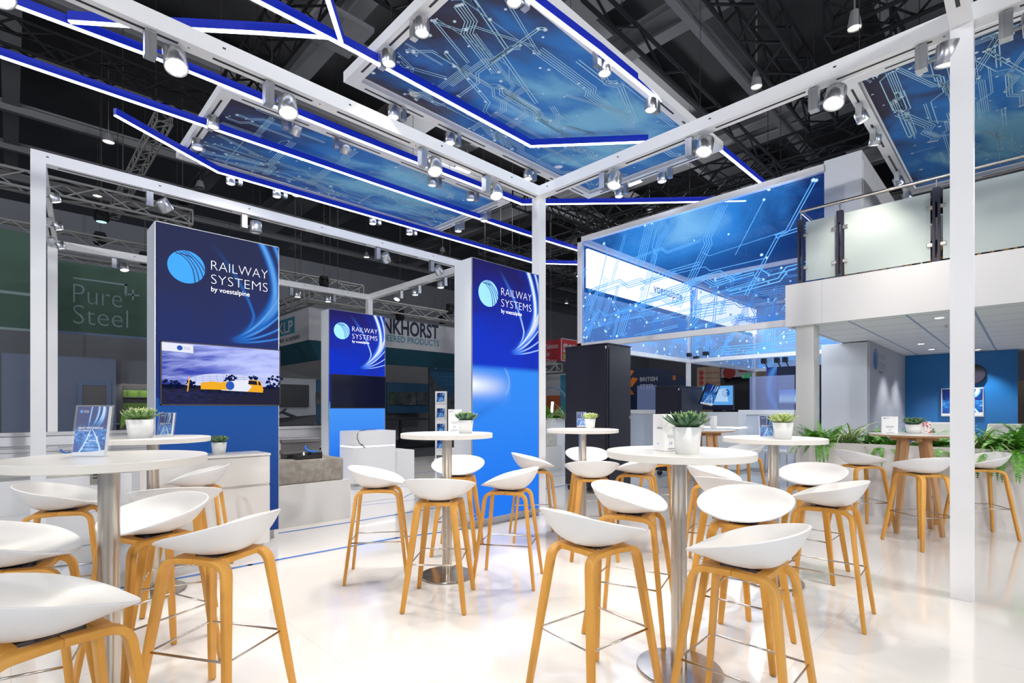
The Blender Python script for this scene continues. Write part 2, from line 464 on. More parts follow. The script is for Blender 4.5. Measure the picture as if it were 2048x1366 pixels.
# ================================================================ LED LINES
def led(label, px, h=4.42):
    pts = [W(p[0], p[1], p[2] if len(p) > 2 else h) for p in px]
    t = thing('light_line', label, 'light', pts[0])
    P = [p - pts[0] for p in pts]
    a, b_ = MB(), MB()
    for p, q in zip(P, P[1:]):
        d = (q - p).normalized() * .012
        b_.bar(p - d + Vector((0, 0, .041)), q + d + Vector((0, 0, .041)), .042, .072)
        a.bar(p - d, q + d, .034, .010)
    b_.build('profile', 'led_blue', t); a.build('diffuser', 'led_white', t)
    return t
led('bent blue light line running over the dark tower canopy towards the big print cube', [(-40, -14), (300, 112), (700, 274), (1044, 409), (1262, 406.5, 4.6), (1490, 402, 4.78)])
led('long straight blue light line running across the dark tower canopy', [(-60, 93), (700, 351), (1044, 467), (1154, 501)])
led('blue light line with two kinks, lowest one, passing behind the tower beside the corner post', [(232, 232), (436, 345), (700, 421), (1070, 527), (1154, 529)])
led('short nearly level blue light line crossing behind the long front beam', [(142, 44), (290, 54), (520, 66), (653, 75)])
led('blue light line crossing under the large canopy and bending to the beam', [(440, -36), (700, 98), (1061, 293), (1294, 284)])
led('short steep blue light line meeting another one by the large canopy corner', [(630, -80), (682, 84)])
led('straight blue light line along the long edge of the large canopy to the print cube', [(1000, -45), (1200, 106), (1380, 251, 4.56), (1538, 380, 4.76)])

# ================================================================ PRINT CUBE
GX, GY, BAY, G0, G1 = 7.72, 6.06, 4.39, 2.46, 4.57
GXE, GYE = GX + 2 * BAY, 1.92
cube = thing('print_cube', 'huge white framed cube with lit circuit print, above the dark cabinets', 'display')
mb = MB()
w_ = .09
def gframe(mb, x0, x1, y0, y1, z0, z1): mb.box(min(x0, x1), max(x0, x1), min(y0, y1), max(y0, y1), z0, z1)
for zz in (G0, G1 - w_):
    gframe(mb, GX, GX + w_, GYE, GY, zz, zz + w_)
    gframe(mb, GX, GXE, GY - w_, GY, zz, zz + w_)
    gframe(mb, GX + BAY, GX + BAY + w_, 2.45, GY, zz, zz + w_)
    gframe(mb, GXE, GXE + w_, 2.45, GY, zz, zz + w_)
gframe(mb, GX, GX + w_, GY - w_, GY, G0, G1)
mb.build('cube_frame', 'white_metal', cube)
for xx in (GX + BAY, GXE): MB().box(xx, xx + w_, GY - w_, GY, 0, G1).build('post', 'white_metal', cube)
# front cloth: lit from inside, one sees the far banner through it
m, nt, b = newmat('cube_cloth'); x, y, z = coords(nt)
u, v = x / 4.14, y / 2.11
n = noise(nt, vec(nt, u * 2.5, v * 1.4, z), 2.2, 5, .55, .5)
n2 = noise(nt, vec(nt, u * 2, v * .7, z), 2.0, 3, .5, 1.2)
d = ((u - .50).abs() * 1.25)
f = (1.15 - d * 2.0 + (n - .5) * 1.1) * v.smooth(.35, .8) * (1.05 - (v - .78).abs() * .9)
c = mixc(nt, f.smooth(.0, .7), mixc(nt, u.smooth(.6, 1.0), (.012, .085, .34), (.005, .026, .15)), (.03, .26, .80))
c = mixc(nt, f.smooth(.6, 1.25), c, (.20, .55, 1.0))
setin(nt, b, 'Base Color', mixc(nt, .8, c, (0, .01, .03))); setin(nt, b, 'Emission Color', c); b.inputs['Emission Strength'].default_value = 1.15
b.inputs['Alpha'].default_value = .70; b.inputs['Roughness'].default_value = .8; b.inputs['Specular IOR Level'].default_value = .2
M['cube_cloth'] = m
def plane_obj(name, mats, parent, o, u, v, w, h, mb=None, lift=0.0):
    "object whose local x/y lie along u and v from o"
    u, v = Vector(u).normalized(), Vector(v).normalized(); nn = u.cross(v)
    if mb is None: mb = MB().quad((0, 0, 0), (w, 0, 0), (w, h, 0), (0, h, 0))
    ob = mb.build(name, mats)
    if parent: ob.parent = parent
    ob.matrix_world = Matrix(((u.x, v.x, nn.x, o[0] + nn.x * lift), (u.y, v.y, nn.y, o[1] + nn.y * lift), (u.z, v.z, nn.z, o[2] + nn.z * lift), (0, 0, 0, 1)))
    return ob
U_, V_ = (0, -1, 0), (0, 0, 1)       # seen from -x: u runs towards -y
o = (GX + .03, GY - w_, G0 + w_)
plane_obj('printed_cloth', 'cube_cloth', cube, o, U_, V_, GY - w_ - GYE, G1 - G0 - 2 * w_)
M['trace_lit'] = mat('trace_lit', (.10, .40, .85), .6, emit=(.14, .46, .95), es=.55)
M['pad_lit'] = mat('pad_lit', (.72, .84, .95), .6, emit=(.72, .86, 1), es=.7)
cw, chh = GY - w_ - GYE, G1 - G0 - 2 * w_
plane_obj('circuit_print', ['trace_lit', 'pad_lit'], cube, o, U_, V_, 0, 0,
          circuit(21, cw, chh, 84, .0105, lambda u, v: (70, 70, 74, 66) if u < .36 else ((84, 88, 4, 6) if v > .5 and u < .7 else (4, 6, 2, 8, 60)), .55, lambda u, v: (.95 if u < .4 else .8) if v < .40 else max(.0, .42 - .9 * (v - .40)), (.3, 1.1), .75), .001)
# lit banner band on the far side wall, inside
bz0, bz1 = 3.62, 4.36
for k in range(2):
    x0, x1 = GX + .12 + k * BAY, GX + BAY - .1 + k * BAY
    bd = MB().box(x0, x1, GY - .16, GY - .11, bz0, bz1).build('lit_band', 'banner_light', cube)
    t = letter(MB(), 'voestalpine', (x0 + (.55 if k == 0 else .62) * BAY, GY - .162, bz0 + .3), (1, 0, 0), (0, 0, 1), width=1.35, bold=.012)
    t.build('lettering', 'ink_blue', bd)
l = bpy.data.lights.new('cube_light', 'POINT'); l.energy = 150; l.color = (.88, .94, 1); l.shadow_soft_size = .5  # point light added inside the cube to brighten inner cloths and counters
lo = bpy.data.objects.new('cube_light', l); COL.objects.link(lo); lo.parent = cube; lo.location = (GX + 2.2, 3.2, 3.3)
# pale inner print walls seen below the front rail
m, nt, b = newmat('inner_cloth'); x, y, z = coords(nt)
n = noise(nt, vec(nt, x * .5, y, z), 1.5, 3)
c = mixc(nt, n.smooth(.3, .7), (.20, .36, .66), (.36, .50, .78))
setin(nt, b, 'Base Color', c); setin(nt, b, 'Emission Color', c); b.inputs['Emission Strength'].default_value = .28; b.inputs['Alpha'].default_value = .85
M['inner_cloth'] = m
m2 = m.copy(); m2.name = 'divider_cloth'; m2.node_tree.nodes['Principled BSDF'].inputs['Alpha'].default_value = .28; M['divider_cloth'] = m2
def wall_cloth(o, u, w, h, seed, mt='inner_cloth'):
    plane_obj('side_cloth', mt, cube, o, u, V_, w, h)
    plane_obj('side_print', ['trace_lit', 'pad_lit'], cube, o, u, V_, 0, 0, circuit(seed, w, h, 34, .012, (0, 85, 70), .7), .002)
wall_cloth((GX + w_, GY - .05, G0 + w_), (1, 0, 0), BAY - w_, 1.0, 31)
wall_cloth((GX + BAY + w_, GY - .05, G0 + w_), (1, 0, 0), BAY - w_, 1.0, 32)
wall_cloth((GX + BAY + .02, GY - w_, G0 + w_), (0, -1, 0), 3.45, 1.9, 33, 'divider_cloth')
wall_cloth((GXE + .02, GY - w_, G0 + w_), (0, -1, 0), 3.45, 1.9, 34)

# ================================================================ DECK (upper floor)
FXX, DZ0, DZ1 = 7.60, 2.43, 3.00
DYL = 2.354
M['deck_white'] = mat('deck_white', (.74, .735, .73), .45)
struct(MB().box(FXX + .062, 14.2, -8, DYL - .052, 2.60, DZ1 - .03).build('floor_deck', 'cabinet_white'))
mb = MB()
for y0, y1 in ((DYL, DYL - .44), (DYL - .442, -.62), (-.622, -3.0), (-3.002, -8)):
    mb.box(FXX, FXX + .06, min(y0, y1), max(y0, y1), DZ0, DZ1)
mb.box(FXX + .0605, 9.0, DYL - .05, DYL, DZ0, DZ1)
struct(mb.build('trim_fascia', 'deck_white'))
m, nt, b = newmat('deck_ceiling'); x, y, z = coords(nt)
g1 = ((x / .62 + .2).fract() - .5).abs().gt(.484); g2 = ((y / .6 + .25).fract() - .5).abs().gt(.476)
setin(nt, b, 'Base Color', mixc(nt, g2, mixc(nt, g1, (.78, .78, .79), (.34, .34, .37)), (.26, .34, .46))); b.inputs['Roughness'].default_value = .5
M['deck_ceiling'] = m
struct(MB().box(FXX + .06, 14.2, -8, DYL - .05, DZ0 + .015, DZ0 + .06).build('ceiling_deck', 'deck_ceiling'))
struct(MB().box(7.72, 8.0, 2.04, 2.26, 0, DZ0 + .02).build('column', 'cabinet_white', bev=.004))
# rooms under the deck
M['wall_white'] = mat('wall_white', (.66, .67, .69), .5)
M['wall_grey'] = mat('wall_grey', (.42, .44, .50), .55)
M['wall_blue'] = mat('wall_blue', (.006, .13, .38), .45)
struct(MB().box(10.22, 13.7, 1.90, 2.58, 0, DZ0).build('wall_store', 'wall_white', bev=.003))
struct(MB().box(10.24, 13.7, 1.87, 1.899, 0, DZ0 + .01).build('wall_logo', 'wall_grey'))
struct(MB().box(13.7, 13.76, .15, 1.89, 0, DZ0 + .01).build('wall_back', 'wall_blue'))
# white lift housing on the deck
struct(MB().box(8.6, 13, 1.664, 2.135, 2.972, 4.98).build('wall_housing', 'white_paint', bev=.004))
struct(MB().box(8.66, 12.9, 1.652, 1.6635, 2.972, 4.84).build('wall_panel', 'wall_white'))
# ================================================================ BAR TABLES
TR, TH = .355, 1.10
def round_table(label, pos, h=TH, rz=0):
    t = thing('bar_table', label, 'table', (pos.x, pos.y, 0), rz, 'round white bar tables')
    r, th = TR, .034
    MB().lathe([(0, h), (r - .003, h), (r, h - .002)], 72, 0, sm=False).lathe([(r, h - .002), (r, h - th + .002)], 72, 1).lathe([(r, h - th + .002), (r - .003, h - th), (0, h - th)], 72, 1, sm=False).build('tabletop', ['laminate', 'laminate_edge'], t)
    MB().lathe([(.038, .02), (.038, h - th)], 40).build('column', 'steel', t)
    b = MB().lathe([(.206, .003), (.206, .012), (.203, .016)], 64).lathe([(.203, .016), (.039, .021)], 64).build('base_plate', 'steel_base', t)
    MB().lathe([(.198, 0), (.2, .003), (0, .003)], 48, sm=False).build('floor_glide', 'black', b)
    MB().box(-.16, .16, -.03, .03, h - th - .006, h - th).box(-.03, .03, -.16, .16, h - th - .006, h - th).build('mounting_plate', 'dark_metal', t)
    return t
def TP(px, d): return WD(px, d, 0)
T1, T2, T3, T4, T5, T6 = TP(218, 2.13), TP(306, 3.62), TP(894, 3.97), TP(1358, 2.54), TP(1547, 3.83), TP(1165, 5.09)
round_table('round white bar table with the large brochure stand on it', T1)
round_table('round white bar table with succulent and small brochure stand, before the white cabinet', T2)
round_table('round white bar table before the bright blue tower, card marked 23 on it', T3, 1.112)
round_table('round white bar table with the card marked 19 and a big succulent', T4, 1.092)
round_table('round white bar table between the card table and the planter, light succulent on it', T5, 1.085)
round_table('round white bar table standing before the tall black cabinet', T6)
# two tables with oak legs
def oak_table(label, pos, h, r, rz):
    t = thing('oak_leg_table', label, 'table', (pos.x, pos.y, 0), rz, 'oak legged tables')
    MB().lathe([(0, h), (r, h), (r, h - .006)], 64, 0, sm=False).lathe([(r, h - .006), (r - .02, h - .02), (r - .17, h - .035), (0, h - .035)], 64, 1, sm=False).build('tabletop', ['laminate', 'oak_pale'], t)
    MB().box(-.2, .2, -.025, .025, h - .07, h - .035).box(-.025, .025, -.2, .2, h - .07, h - .035).build('under_frame', 'oak_pale', t)
    for k in range(4):
        a = PI / 4 + k * PI / 2; c, s = math.cos(a), math.sin(a)
        mb = MB(); rs = []
        for z_, rr, wd in ((h - .036, .13, .075), (.0, .27, .042)):
            u = Vector((c, s, 0)); v = Vector((-s, c, 0)); p = u * rr + Vector((0, 0, z_))
            rs.append([p - u * .018 - v * wd / 2, p + u * .018 - v * wd / 2, p + u * .018 + v * wd / 2, p - u * .018 + v * wd / 2])
        mb.rings(rs, 0, False).build('leg', 'oak_pale', t, bev=.003)
    return t
T7, T8 = TP(1828, 5.42), TP(1408, 6.3)
oak_table('oak legged table with white top standing beside the long planter', T7, 1.035, .40, .35)
oak_table('oak legged table with white top in front of the small black cabinet', T8, 1.045, .36, .1)

# ================================================================ BAR STOOLS
def stool_proto():
    t = thing('bar_stool', 'x', 'bar stool')
    # seat shell
    NT, NS = 48, 12; rs = []
    def rim(th):
        c = math.cos(th); s = math.sin(th)          # th 0 = front (+y)
        a = .238
        xx = a * math.copysign(abs(s) ** (.86 if c < 0 else .80), s) * (1 - .10 * max(0, c) ** 1.5)
        yy = (.205 if c > 0 else .218) * math.copysign(abs(c) ** (.74 if c > 0 else .92), c) - .005
        k = (1 - c) / 2
        zz = .737 + .123 * k ** .85
        return xx, yy, zz
    zc, cy = .700, -.025
    for i in range(NS + 1):
        s = i / NS; ring = []
        for j in range(NT):
            th = 2 * PI * j / NT; xx, yy, zz = rim(th); c = math.cos(th)
            pw = 2.9 + .5 * max(0, -c) - 1.0 * max(0, c)
            ring.append((xx * s, cy + (yy - cy) * s, zc + (zz - zc) * s ** pw + (-.010 * max(0, c) ** .5 * max(0, s - .75) / .25)))
        rs.append(ring)
    se = MB().rings(rs[1:], 0, True, False).add([(0, cy, zc)] + rs[1], [(0, 1 + j, 1 + (j + 1) % NT) for j in range(NT)], 0, True)
    seat = se.build('seat', 'shell', t)
    bm = bmesh.new(); bm.from_mesh(seat.data); bmesh.ops.remove_doubles(bm, verts=bm.verts, dist=1e-6)
    bmesh.ops.recalc_face_normals(bm, faces=bm.faces)
    if sum(f.normal.z for f in bm.faces) < 0: bmesh.ops.reverse_faces(bm, faces=bm.faces)
    bm.to_mesh(seat.data); bm.free()
    so = seat.modifiers.new('thickness', 'SOLIDIFY'); so.thickness = .009; so.offset = -1
    bv = seat.modifiers.new('rim', 'BEVEL'); bv.width = .003; bv.segments = 2; bv.limit_method = 'ANGLE'; bv.angle_limit = math.radians(50)
    # four bent wood legs, each half of a U
    def leg(sx, sy):
        top = Vector((sx * .112, 0, .678)); foot = Vector((sx * .198, sy * .228, 0))
        knee = Vector((sx * .116, sy * .150, .672))
        d1 = (foot - knee).normalized(); d0 = Vector((sx * .004, sy * .15, -.006)).normalized()
        r = .055; pts = [(top, .046, .024)]
        p0 = knee - d0 * r; p2 = knee + d1 * r
        for i in range(9):
            q = i / 8; pts.append((p0 * (1 - q) ** 2 + knee * 2 * q * (1 - q) + p2 * q * q, .046, .024))
        for q in (.35, .7, 1): pts.append((p2.lerp(foot, q), .046 - .016 * q, .024 - .002 * q))
        rings = []; side = Vector((1, 0, 0))
        for i, (p, w, th) in enumerate(pts):
            d = (pts[min(i + 1, len(pts) - 1)][0] - pts[max(i - 1, 0)][0]).normalized()
            n = d.cross(side).normalized(); w_ = n.cross(d).normalized()
            rings.append([p - w_ * w / 2 - n * th / 2, p + w_ * w / 2 - n * th / 2, p + w_ * w / 2 + n * th / 2, p - w_ * w / 2 + n * th / 2])
        rings[-1] = [Vector((q.x, q.y, 0.002)) for q in rings[-1]]
        o = MB().rings(rings, 0, False).build('leg', 'oak', t, bev=.004)
        for p in o.data.polygons: p.use_smooth = True
        MB().cyl(foot + Vector((0, 0, .0)), foot + Vector((0, 0, .004)), .01, None, 10).build('glide', 'dark_metal', o)
    for sx in (-1, 1):
        for sy in (-1, 1): leg(sx, sy)
    for sy in (-1, 1):
        MB().box(-.098, .098, sy * .098 - .022, sy * .098 + .022, .662, .686).build('cross_rail', 'oak', t, bev=.003)
    MB().box(-.045, .045, -.10, .10, .670, .682).box(-.07, .07, -.035, .035, .676, .686).box(-.04, .04, -.055, .055, .680, .690).build('seat_plate', 'dark_metal', t, bev=.002)
    q = .30; fx = .198 + (.128 - .198) * q / .62 - .006; fy = .228 + (.165 - .228) * q / .62 - .004
    MB().tube([(-fx, -fy, q), (fx, -fy, q), (fx, fy, q), (-fx, fy, q)], .0052, 8, closed=True).build('footrest', 'wire', t)
    return t
ST = stool_proto(); _first = [True]
def stool(px, d, phi, label, group):
    p = WD(px, d, 0); rz = heading(phi)
    if _first[0]:
        _first[0] = False; ST.location = p; ST.rotation_euler = (0, 0, rz); ST['label'] = label; ST['group'] = group; return ST
    return dup(ST, p, rz, label, group)
g1, g2, g3, g4, g5, g6, g7 = ['bar stools ' + q for q in ('round the table with the large brochure stand', 'at the white cabinet table', 'at the table before the bright blue tower', 'at the table with card 19', 'at the table near the planter', 'at the table before the tall black cabinet', 'at the oak legged tables')]
stool(92, 1.42, 32, 'white shell bar stool cut by the lower picture corner, its back towards us', g1)
stool(30, 2.02, 60, 'white shell bar stool cut by the picture edge beside the brochure stand table', g1)
stool(128, 3.12, 62, 'white shell bar stool between the brochure stand table and the low rail exhibit', g1)
stool(303, 2.52, 205, 'white shell bar stool tucked close behind the brochure stand table post, seat opening to us', g1)
stool(437, 2.20, -76, 'white shell bar stool standing free on the tower side of the brochure stand table', g1)
stool(352, 3.05, -28, 'white shell bar stool in front of the succulent table, mostly hidden by another seat', g2)
stool(392, 4.02, -112, 'white shell bar stool against the drawers of the white cabinet', g2)
stool(758, 3.97, 82, 'white shell bar stool at table 23 on the side of the concrete sleeper', g3)
stool(916, 4.68, 184, 'white shell bar stool behind the post of table 23, facing us', g3)
stool(880, 3.45, 3, 'white shell bar stool in front of table 23, its round back towards us', g3)
stool(1017, 3.88, -78, 'white shell bar stool at table 23 before the bright blue tower', g3)
stool(1068, 5.15, 84, 'white shell bar stool beside the foot of the bright blue tower', g6)
stool(1174, 5.75, 180, 'white shell bar stool against the tall black cabinet, behind the table post', g6)
stool(1183, 4.55, 2, 'white shell bar stool in front of the black cabinet table, back towards us', g6)
stool(1272, 4.85, -66, 'white shell bar stool half hidden under the rim of table 19', g6)
stool(1188, 2.33, 52, 'white shell bar stool at table 19 with high back turned to the blue tower', g4)
stool(1263, 3.02, 118, 'white shell bar stool at table 19 with its open seat tipped towards the post', g4)
stool(1488, 2.78, -140, 'white shell bar stool at table 19 with wide open seat, facing the big succulent', g4)
stool(1487, 2.02, -46, 'white shell bar stool in front of table 19, back towards the wide white post', g4)
stool(1430, 4.18, 118, 'white shell bar stool just beyond the rim of table 19, seat visible', g5)
stool(1467, 3.42, 48, 'white shell bar stool between table 19 and the planter table, outer back visible', g5)
stool(1624, 4.05, -135, 'white shell bar stool with open seat between the planter table and the planter', g5)
stool(1652, 3.24, -48, 'white shell bar stool at the planter table next to the wide white post', g5)
stool(1722, 5.55, 86, 'white shell bar stool against the planter, on the far side of the oak table', g7)
stool(1842, 4.86, -4, 'white shell bar stool in front of the oak table, back towards us', g7)
stool(1868, 5.95, 176, 'white shell bar stool squeezed between the oak table and the planter', g7)
stool(1958, 5.25, -76, 'white shell bar stool behind the wide white post under hanging fern leaves', g7)
stool(1487, 6.6, -100, 'white shell bar stool at the oak table near the monitor pedestal', g7)
stool(1322, 5.75, 80, 'white shell bar stool at the oak table, legs seen below table 19', g7)

# ================================================================ THINGS ON THE TABLES
M['leaf'] = None
def leaf_mat(name, c0, c1, edge=None):
    m, nt, b = newmat(name); x, y, z = coords(nt)
    n = noise(nt, None, 30, 2)
    setin(nt, b, 'Base Color', mixc(nt, n.smooth(.3, .7), c0, c1)); b.inputs['Roughness'].default_value = .45
    b.inputs['Subsurface Weight'].default_value = 0; M[name] = m
leaf_mat('succulent_green', (.09, .20, .05), (.22, .36, .12)); leaf_mat('succulent_tip', (.45, .52, .22), (.52, .58, .30))
leaf_mat('succulent_dark', (.035, .10, .05), (.09, .18, .09)); leaf_mat('succulent_pale', (.30, .42, .10), (.50, .60, .22))
leaf_mat('fern_green', (.06, .25, .02), (.17, .46, .05)); leaf_mat('spider_green', (.09, .25, .04), (.20, .40, .08)); leaf_mat('spider_edge', (.5, .55, .25), (.6, .64, .35))
def succulent_mesh(seed, body, tip, rad, hgt, n=84, spiky=1.0):
    rnd = random.Random(seed); mb = MB()
    for i in range(n):
        q = i / n; lay = q ** .7
        a = i * 2.39996 + rnd.uniform(-.15, .15)
        el = math.radians(86 - 64 * lay + rnd.uniform(-7, 7))
        L = (rad * (.62 + .45 * lay)) * rnd.uniform(.9, 1.1); w = .009 + .012 * lay
        base = Vector((math.cos(a) * .02 * lay, math.sin(a) * .02 * lay, .004 + .012 * (1 - lay)))
        d = Vector((math.cos(a) * math.cos(el), math.sin(a) * math.cos(el), math.sin(el) * hgt))
        s = Vector((-math.sin(a), math.cos(a), 0)); up = d.cross(s).normalized() * -1
        if up.z < 0: up = -up
        rs = []
        for t, ww in ((0, .7), (.3, 1.0), (.6, .82), (.85, .38)):
            p = base + d * L * t + up * (.016 * t * t * lay)
            rs.append([p - s * w * ww, p - up * w * .42 * ww, p + s * w * ww, p + up * w * .12 * ww])
        tp = base + d * L + up * (.02 * lay)
        mb.rings(rs, 0, True, False)
        mb.add(rs[-1] + [tp], [(0, 1, 4), (1, 2, 4), (2, 3, 4), (3, 0, 4)], 1, True)
    return mb
_sp = {}
def plant(label, p, z, kind='g', pr=.062, ph=.105, rot=0, sc=1.0):
    t = thing('potted_succulent', label, 'plant', (p.x, p.y, z), rot, 'potted succulents')
    pt = MB().lathe([(0, .0), (pr * .80, .0), (pr, ph), (pr - .005, ph), (pr - .007, ph - .012)], 40, sm=True).build('pot', 'pot', t)
    MB().lathe([(pr - .006, ph - .012), (0, ph - .006)], 24).build('soil', 'soil', t)
    bodies = {'g': ('succulent_green', 'succulent_tip'), 'd': ('succulent_dark', 'succulent_green'), 'p': ('succulent_pale', 'succulent_tip')}[kind]
    mb = succulent_mesh(hash(label) % 97 if False else len(label), *bodies, rad=pr * 1.45 * sc, hgt=.85)
    o = mb.build('leaves', list(bodies), t); o.location = (0, 0, ph - .006)
    return t
M['acrylic'] = mat('acrylic', (.93, .95, 1), .03, trans=.0, alpha=.06, spec=.25)
def poster_mat(name, w, h):
    "brochure picture: track running into blue light streaks"
    m, nt, b = newmat(name); x, y, z = coords(nt); u, v = x / w, y / h
    dn = (.56 - v).max(0.0)
    bend = ((dn - .28) / .28) * ((dn - .28) / .28) * .05
    cx_ = u - .58 + bend
    half = dn * .66 + .03
    low = v.lt(.56)
    rail = ((cx_.abs() - half) / (.012 + dn * .05)).gauss(1.0) * low
    ties = ((1.0 / (dn + .10) * 3.0).fract()).gt(.45) * (cx_.abs() - half).lt(0.0) * low * dn.smooth(.02, .2)
    uq = v - .56
    sw = ((u - .98 + uq * .2 + (1.0 - v) * (1.0 - v) * 1.6) / .05).gauss(1.0) + ((u - .72 + (1.0 - v) * (1.0 - v) * 1.1) / .035).gauss(1.0) + ((u - .52 + uq * .1 + (1.0 - v) * .25) / .022).gauss(1.0) + ((u - .86 + (1.0 - v) * (1.0 - v) * 1.5) / .02).gauss(1.0)
    sw = sw * uq.smooth(0.0, .25)
    n = noise(nt, vec(nt, u * 3, v * 7, z), 2.5, 5, .6)
    haze = (n - .42).max(0.0) * 3.0 * ((v - .42) / .2).gauss(1.0)
    f = (rail * .95 + ties * .40 * (v * -1.2 + 1.1) + sw * .8 + haze + ((u - .5 - v * .2) / .2).gauss(1.0) * dn * .5).clamp()
    c = mixc(nt, f.smooth(0, .45), mixc(nt, low, (.006, .022, .16), (.012, .075, .34)), (.04, .30, .76)); c = mixc(nt, f.smooth(.4, 1.0), c, (.74, .90, 1))
    foot = (v - .07 - u * u * .055).lt(0.0)
    c = mixc(nt, foot, c, (.80, .81, .84))
    setin(nt, b, 'Base Color', c); b.inputs['Roughness'].default_value = .5; b.inputs['Specular IOR Level'].default_value = .2; M[name] = m
poster_mat('poster_big', .148, .20); poster_mat('poster_small', .105, .145)
def brochure(label, p, z, w, h, rz, mt, tilt=7):
    t = thing('brochure_stand', label, 'brochure stand', (p.x, p.y, z), rz, 'acrylic brochure stands')
    ti = math.radians(tilt); u = Vector((1, 0, 0)); v = Vector((0, math.sin(ti), math.cos(ti)))
    def slab(mb, y0, y1, x0, x1, z0, z1, mi=0):
        vs = []
        for yy in (y0, y1):
            for xx, zz in ((x0, z0), (x1, z0), (x1, z1), (x0, z1)): vs.append(Vector((xx, yy, 0)) + v * zz)
        mb.hexa(vs, mi)
    mb = MB(); hw = w / 2
    slab(mb, .0, .002, -hw - .006, hw + .006, 0, h + .006); slab(mb, -.024, -.022, -hw - .006, hw + .006, 0, h + .006)
    slab(mb, -.022, .0, -hw - .006, -hw - .004, 0, h + .006); slab(mb, -.022, 0, hw + .004, hw + .006, 0, h + .006)
    mb.build('holder', 'acrylic', t)
    mb = MB(); slab(mb, -.018, -.004, -hw, hw, .003, h); br = mb.build('brochures', 'paper', t)
    face = MB().quad((0, 0, 0), (w, 0, 0), (w, h - .003, 0), (0, h - .003, 0)).build('cover', mt, br)
    nn = u.cross(v); oo = Vector((-hw, -.0186, 0)) + v * .003
    face.matrix_local = Matrix(((u.x, v.x, nn.x, oo.x), (u.y, v.y, nn.y, oo.y), (u.z, v.z, nn.z, oo.z), (0, 0, 0, 1)))
    tb = MB(); o2 = Vector((-hw, -.0192, 0))
    tb.disc(o2 + u * w * .14 + v * h * .90, u, v, w * .045)
    letter(tb, 'RAILWAY', o2 + u * w * .21 + v * h * .905, u, v, width=w * .17, mi=1); letter(tb, 'SYSTEMS', o2 + u * w * .21 + v * h * .875, u, v, width=w * .17, mi=1)
    letter(tb, 'SMART PERFORMANCE', o2 + u * w * .09 + v * h * .55, u, v, width=w * .80, mi=1, bold=.02); letter(tb, 'ON TRACK', o2 + u * w * .09 + v * h * .50, u, v, width=w * .36, mi=1, bold=.02)
    tb.build('lettering', ['logo_cyan', 'ink_white'], br)
    return t
M['logo_cyan'] = mat('logo_cyan', (.03, .36, .75), .5); M['ink_white'] = mat('ink_white', (.85, .88, .92), .5)
def cardbox(label, p, z, w, h, d, rz, num, two=None):
    t = thing('menu_card', label, 'menu card', (p.x, p.y, z), rz, 'folded menu cards on the tables')
    hw, hd = w / 2, d / 2
    MB().box(-hw, hw, -hd, hd, .002, h).build('card', 'paper', t)
    mb = MB(); u, v = Vector((1, 0, 0)), Vector((0, 0, 1)); y0 = -hd - .0006
    mb.disc((-hw + w * .16, y0, h * .90), u, v, w * .045, None, 16, 1)
    letter(mb, 'RAILWAY', (-hw + w * .23, y0, h * .91), u, v, width=w * .2); letter(mb, 'SYSTEMS', (-hw + w * .23, y0, h * .885), u, v, width=w * .2)
    for k in range(2): letter(mb, 'Scan and order', (0, y0, h * (.42 - .04 * k)), u, v, width=w * .46, align='c')
    mb.box(-w * .2, w * .2, y0 - .0003, y0, h * .36, h * .364)
    letter(mb, num, (0, y0, h * .17), u, v, height=h * .085, align='c', mi=1)
    letter(mb, 'voestalpine', (0, y0, h * .05), u, v, width=w * .5, align='c')
    if two:
        x0 = -hw - .0006; u2 = Vector((0, -1, 0))
        letter(mb, two, (x0, hd * .2, h * .6), u2, v, width=d * .5)
        letter(mb, num, (x0, hd * .2, h * .17), u2, v, height=h * .06, mi=1)
    mb.build('lettering', ['ink', 'ink_blue'], t)
    return t
# table 1
z = TH
p = W(184, 912, TH); brochure('large acrylic brochure stand with blue track picture, alone on its white table', p, TH, .152, .212, heading(8), 'poster_big')
# table 2
p = W(281, 876, TH); plant('succulent in white pot beside the small brochure stand on the cabinet side table', p, TH, 'g', .085, .128, 0, .98)
p = W(333, 873, TH); brochure('small acrylic brochure stand on the table in front of the dark tower', p, TH, .118, .17, heading(14), 'poster_small')
# cabinet plant is placed with the cabinet
# table 3
p = W(931, 866.5, 1.112); plant('dark green succulent in white pot beside card 23', p, 1.112, 'd', .062, .102, 1, 1.0)
p = W(910, 863, 1.112); cardbox('white menu card numbered 23 behind a dark succulent', p, 1.112, .108, .185, .03, heading(6), '23')
# table 4
p = W(1374, 908, 1.092); plant('big dark succulent in a ribbed white pot on table 19', p, 1.092, 'd', .065, .125, 2, 1.12)
p = W(1331, 901, 1.092); cardbox('white menu card numbered 19 beside the big succulent', p, 1.092, .095, .182, .075, heading(-26), '19', 'MENU')
# table 5
p = W(1566, 878, 1.085); plant('pale green succulent in white pot on the table near the planter', p, 1.085, 'p', .068, .118, 3, 1.0)
p = W(1535, 876, 1.085); brochure('acrylic brochure stand behind the pale succulent near the planter', p, 1.085, .108, .165, heading(12), 'poster_small')
# table 6
p = W(1180, 856.5, TH); plant('pale green succulent in white pot in front of the tall black cabinet', p, TH, 'p', .058, .10, 4, 1.0)
p = W(1163, 854, TH); brochure('acrylic brochure stand half hidden by a succulent before the black cabinet', p, TH, .10, .165, heading(4), 'poster_small')
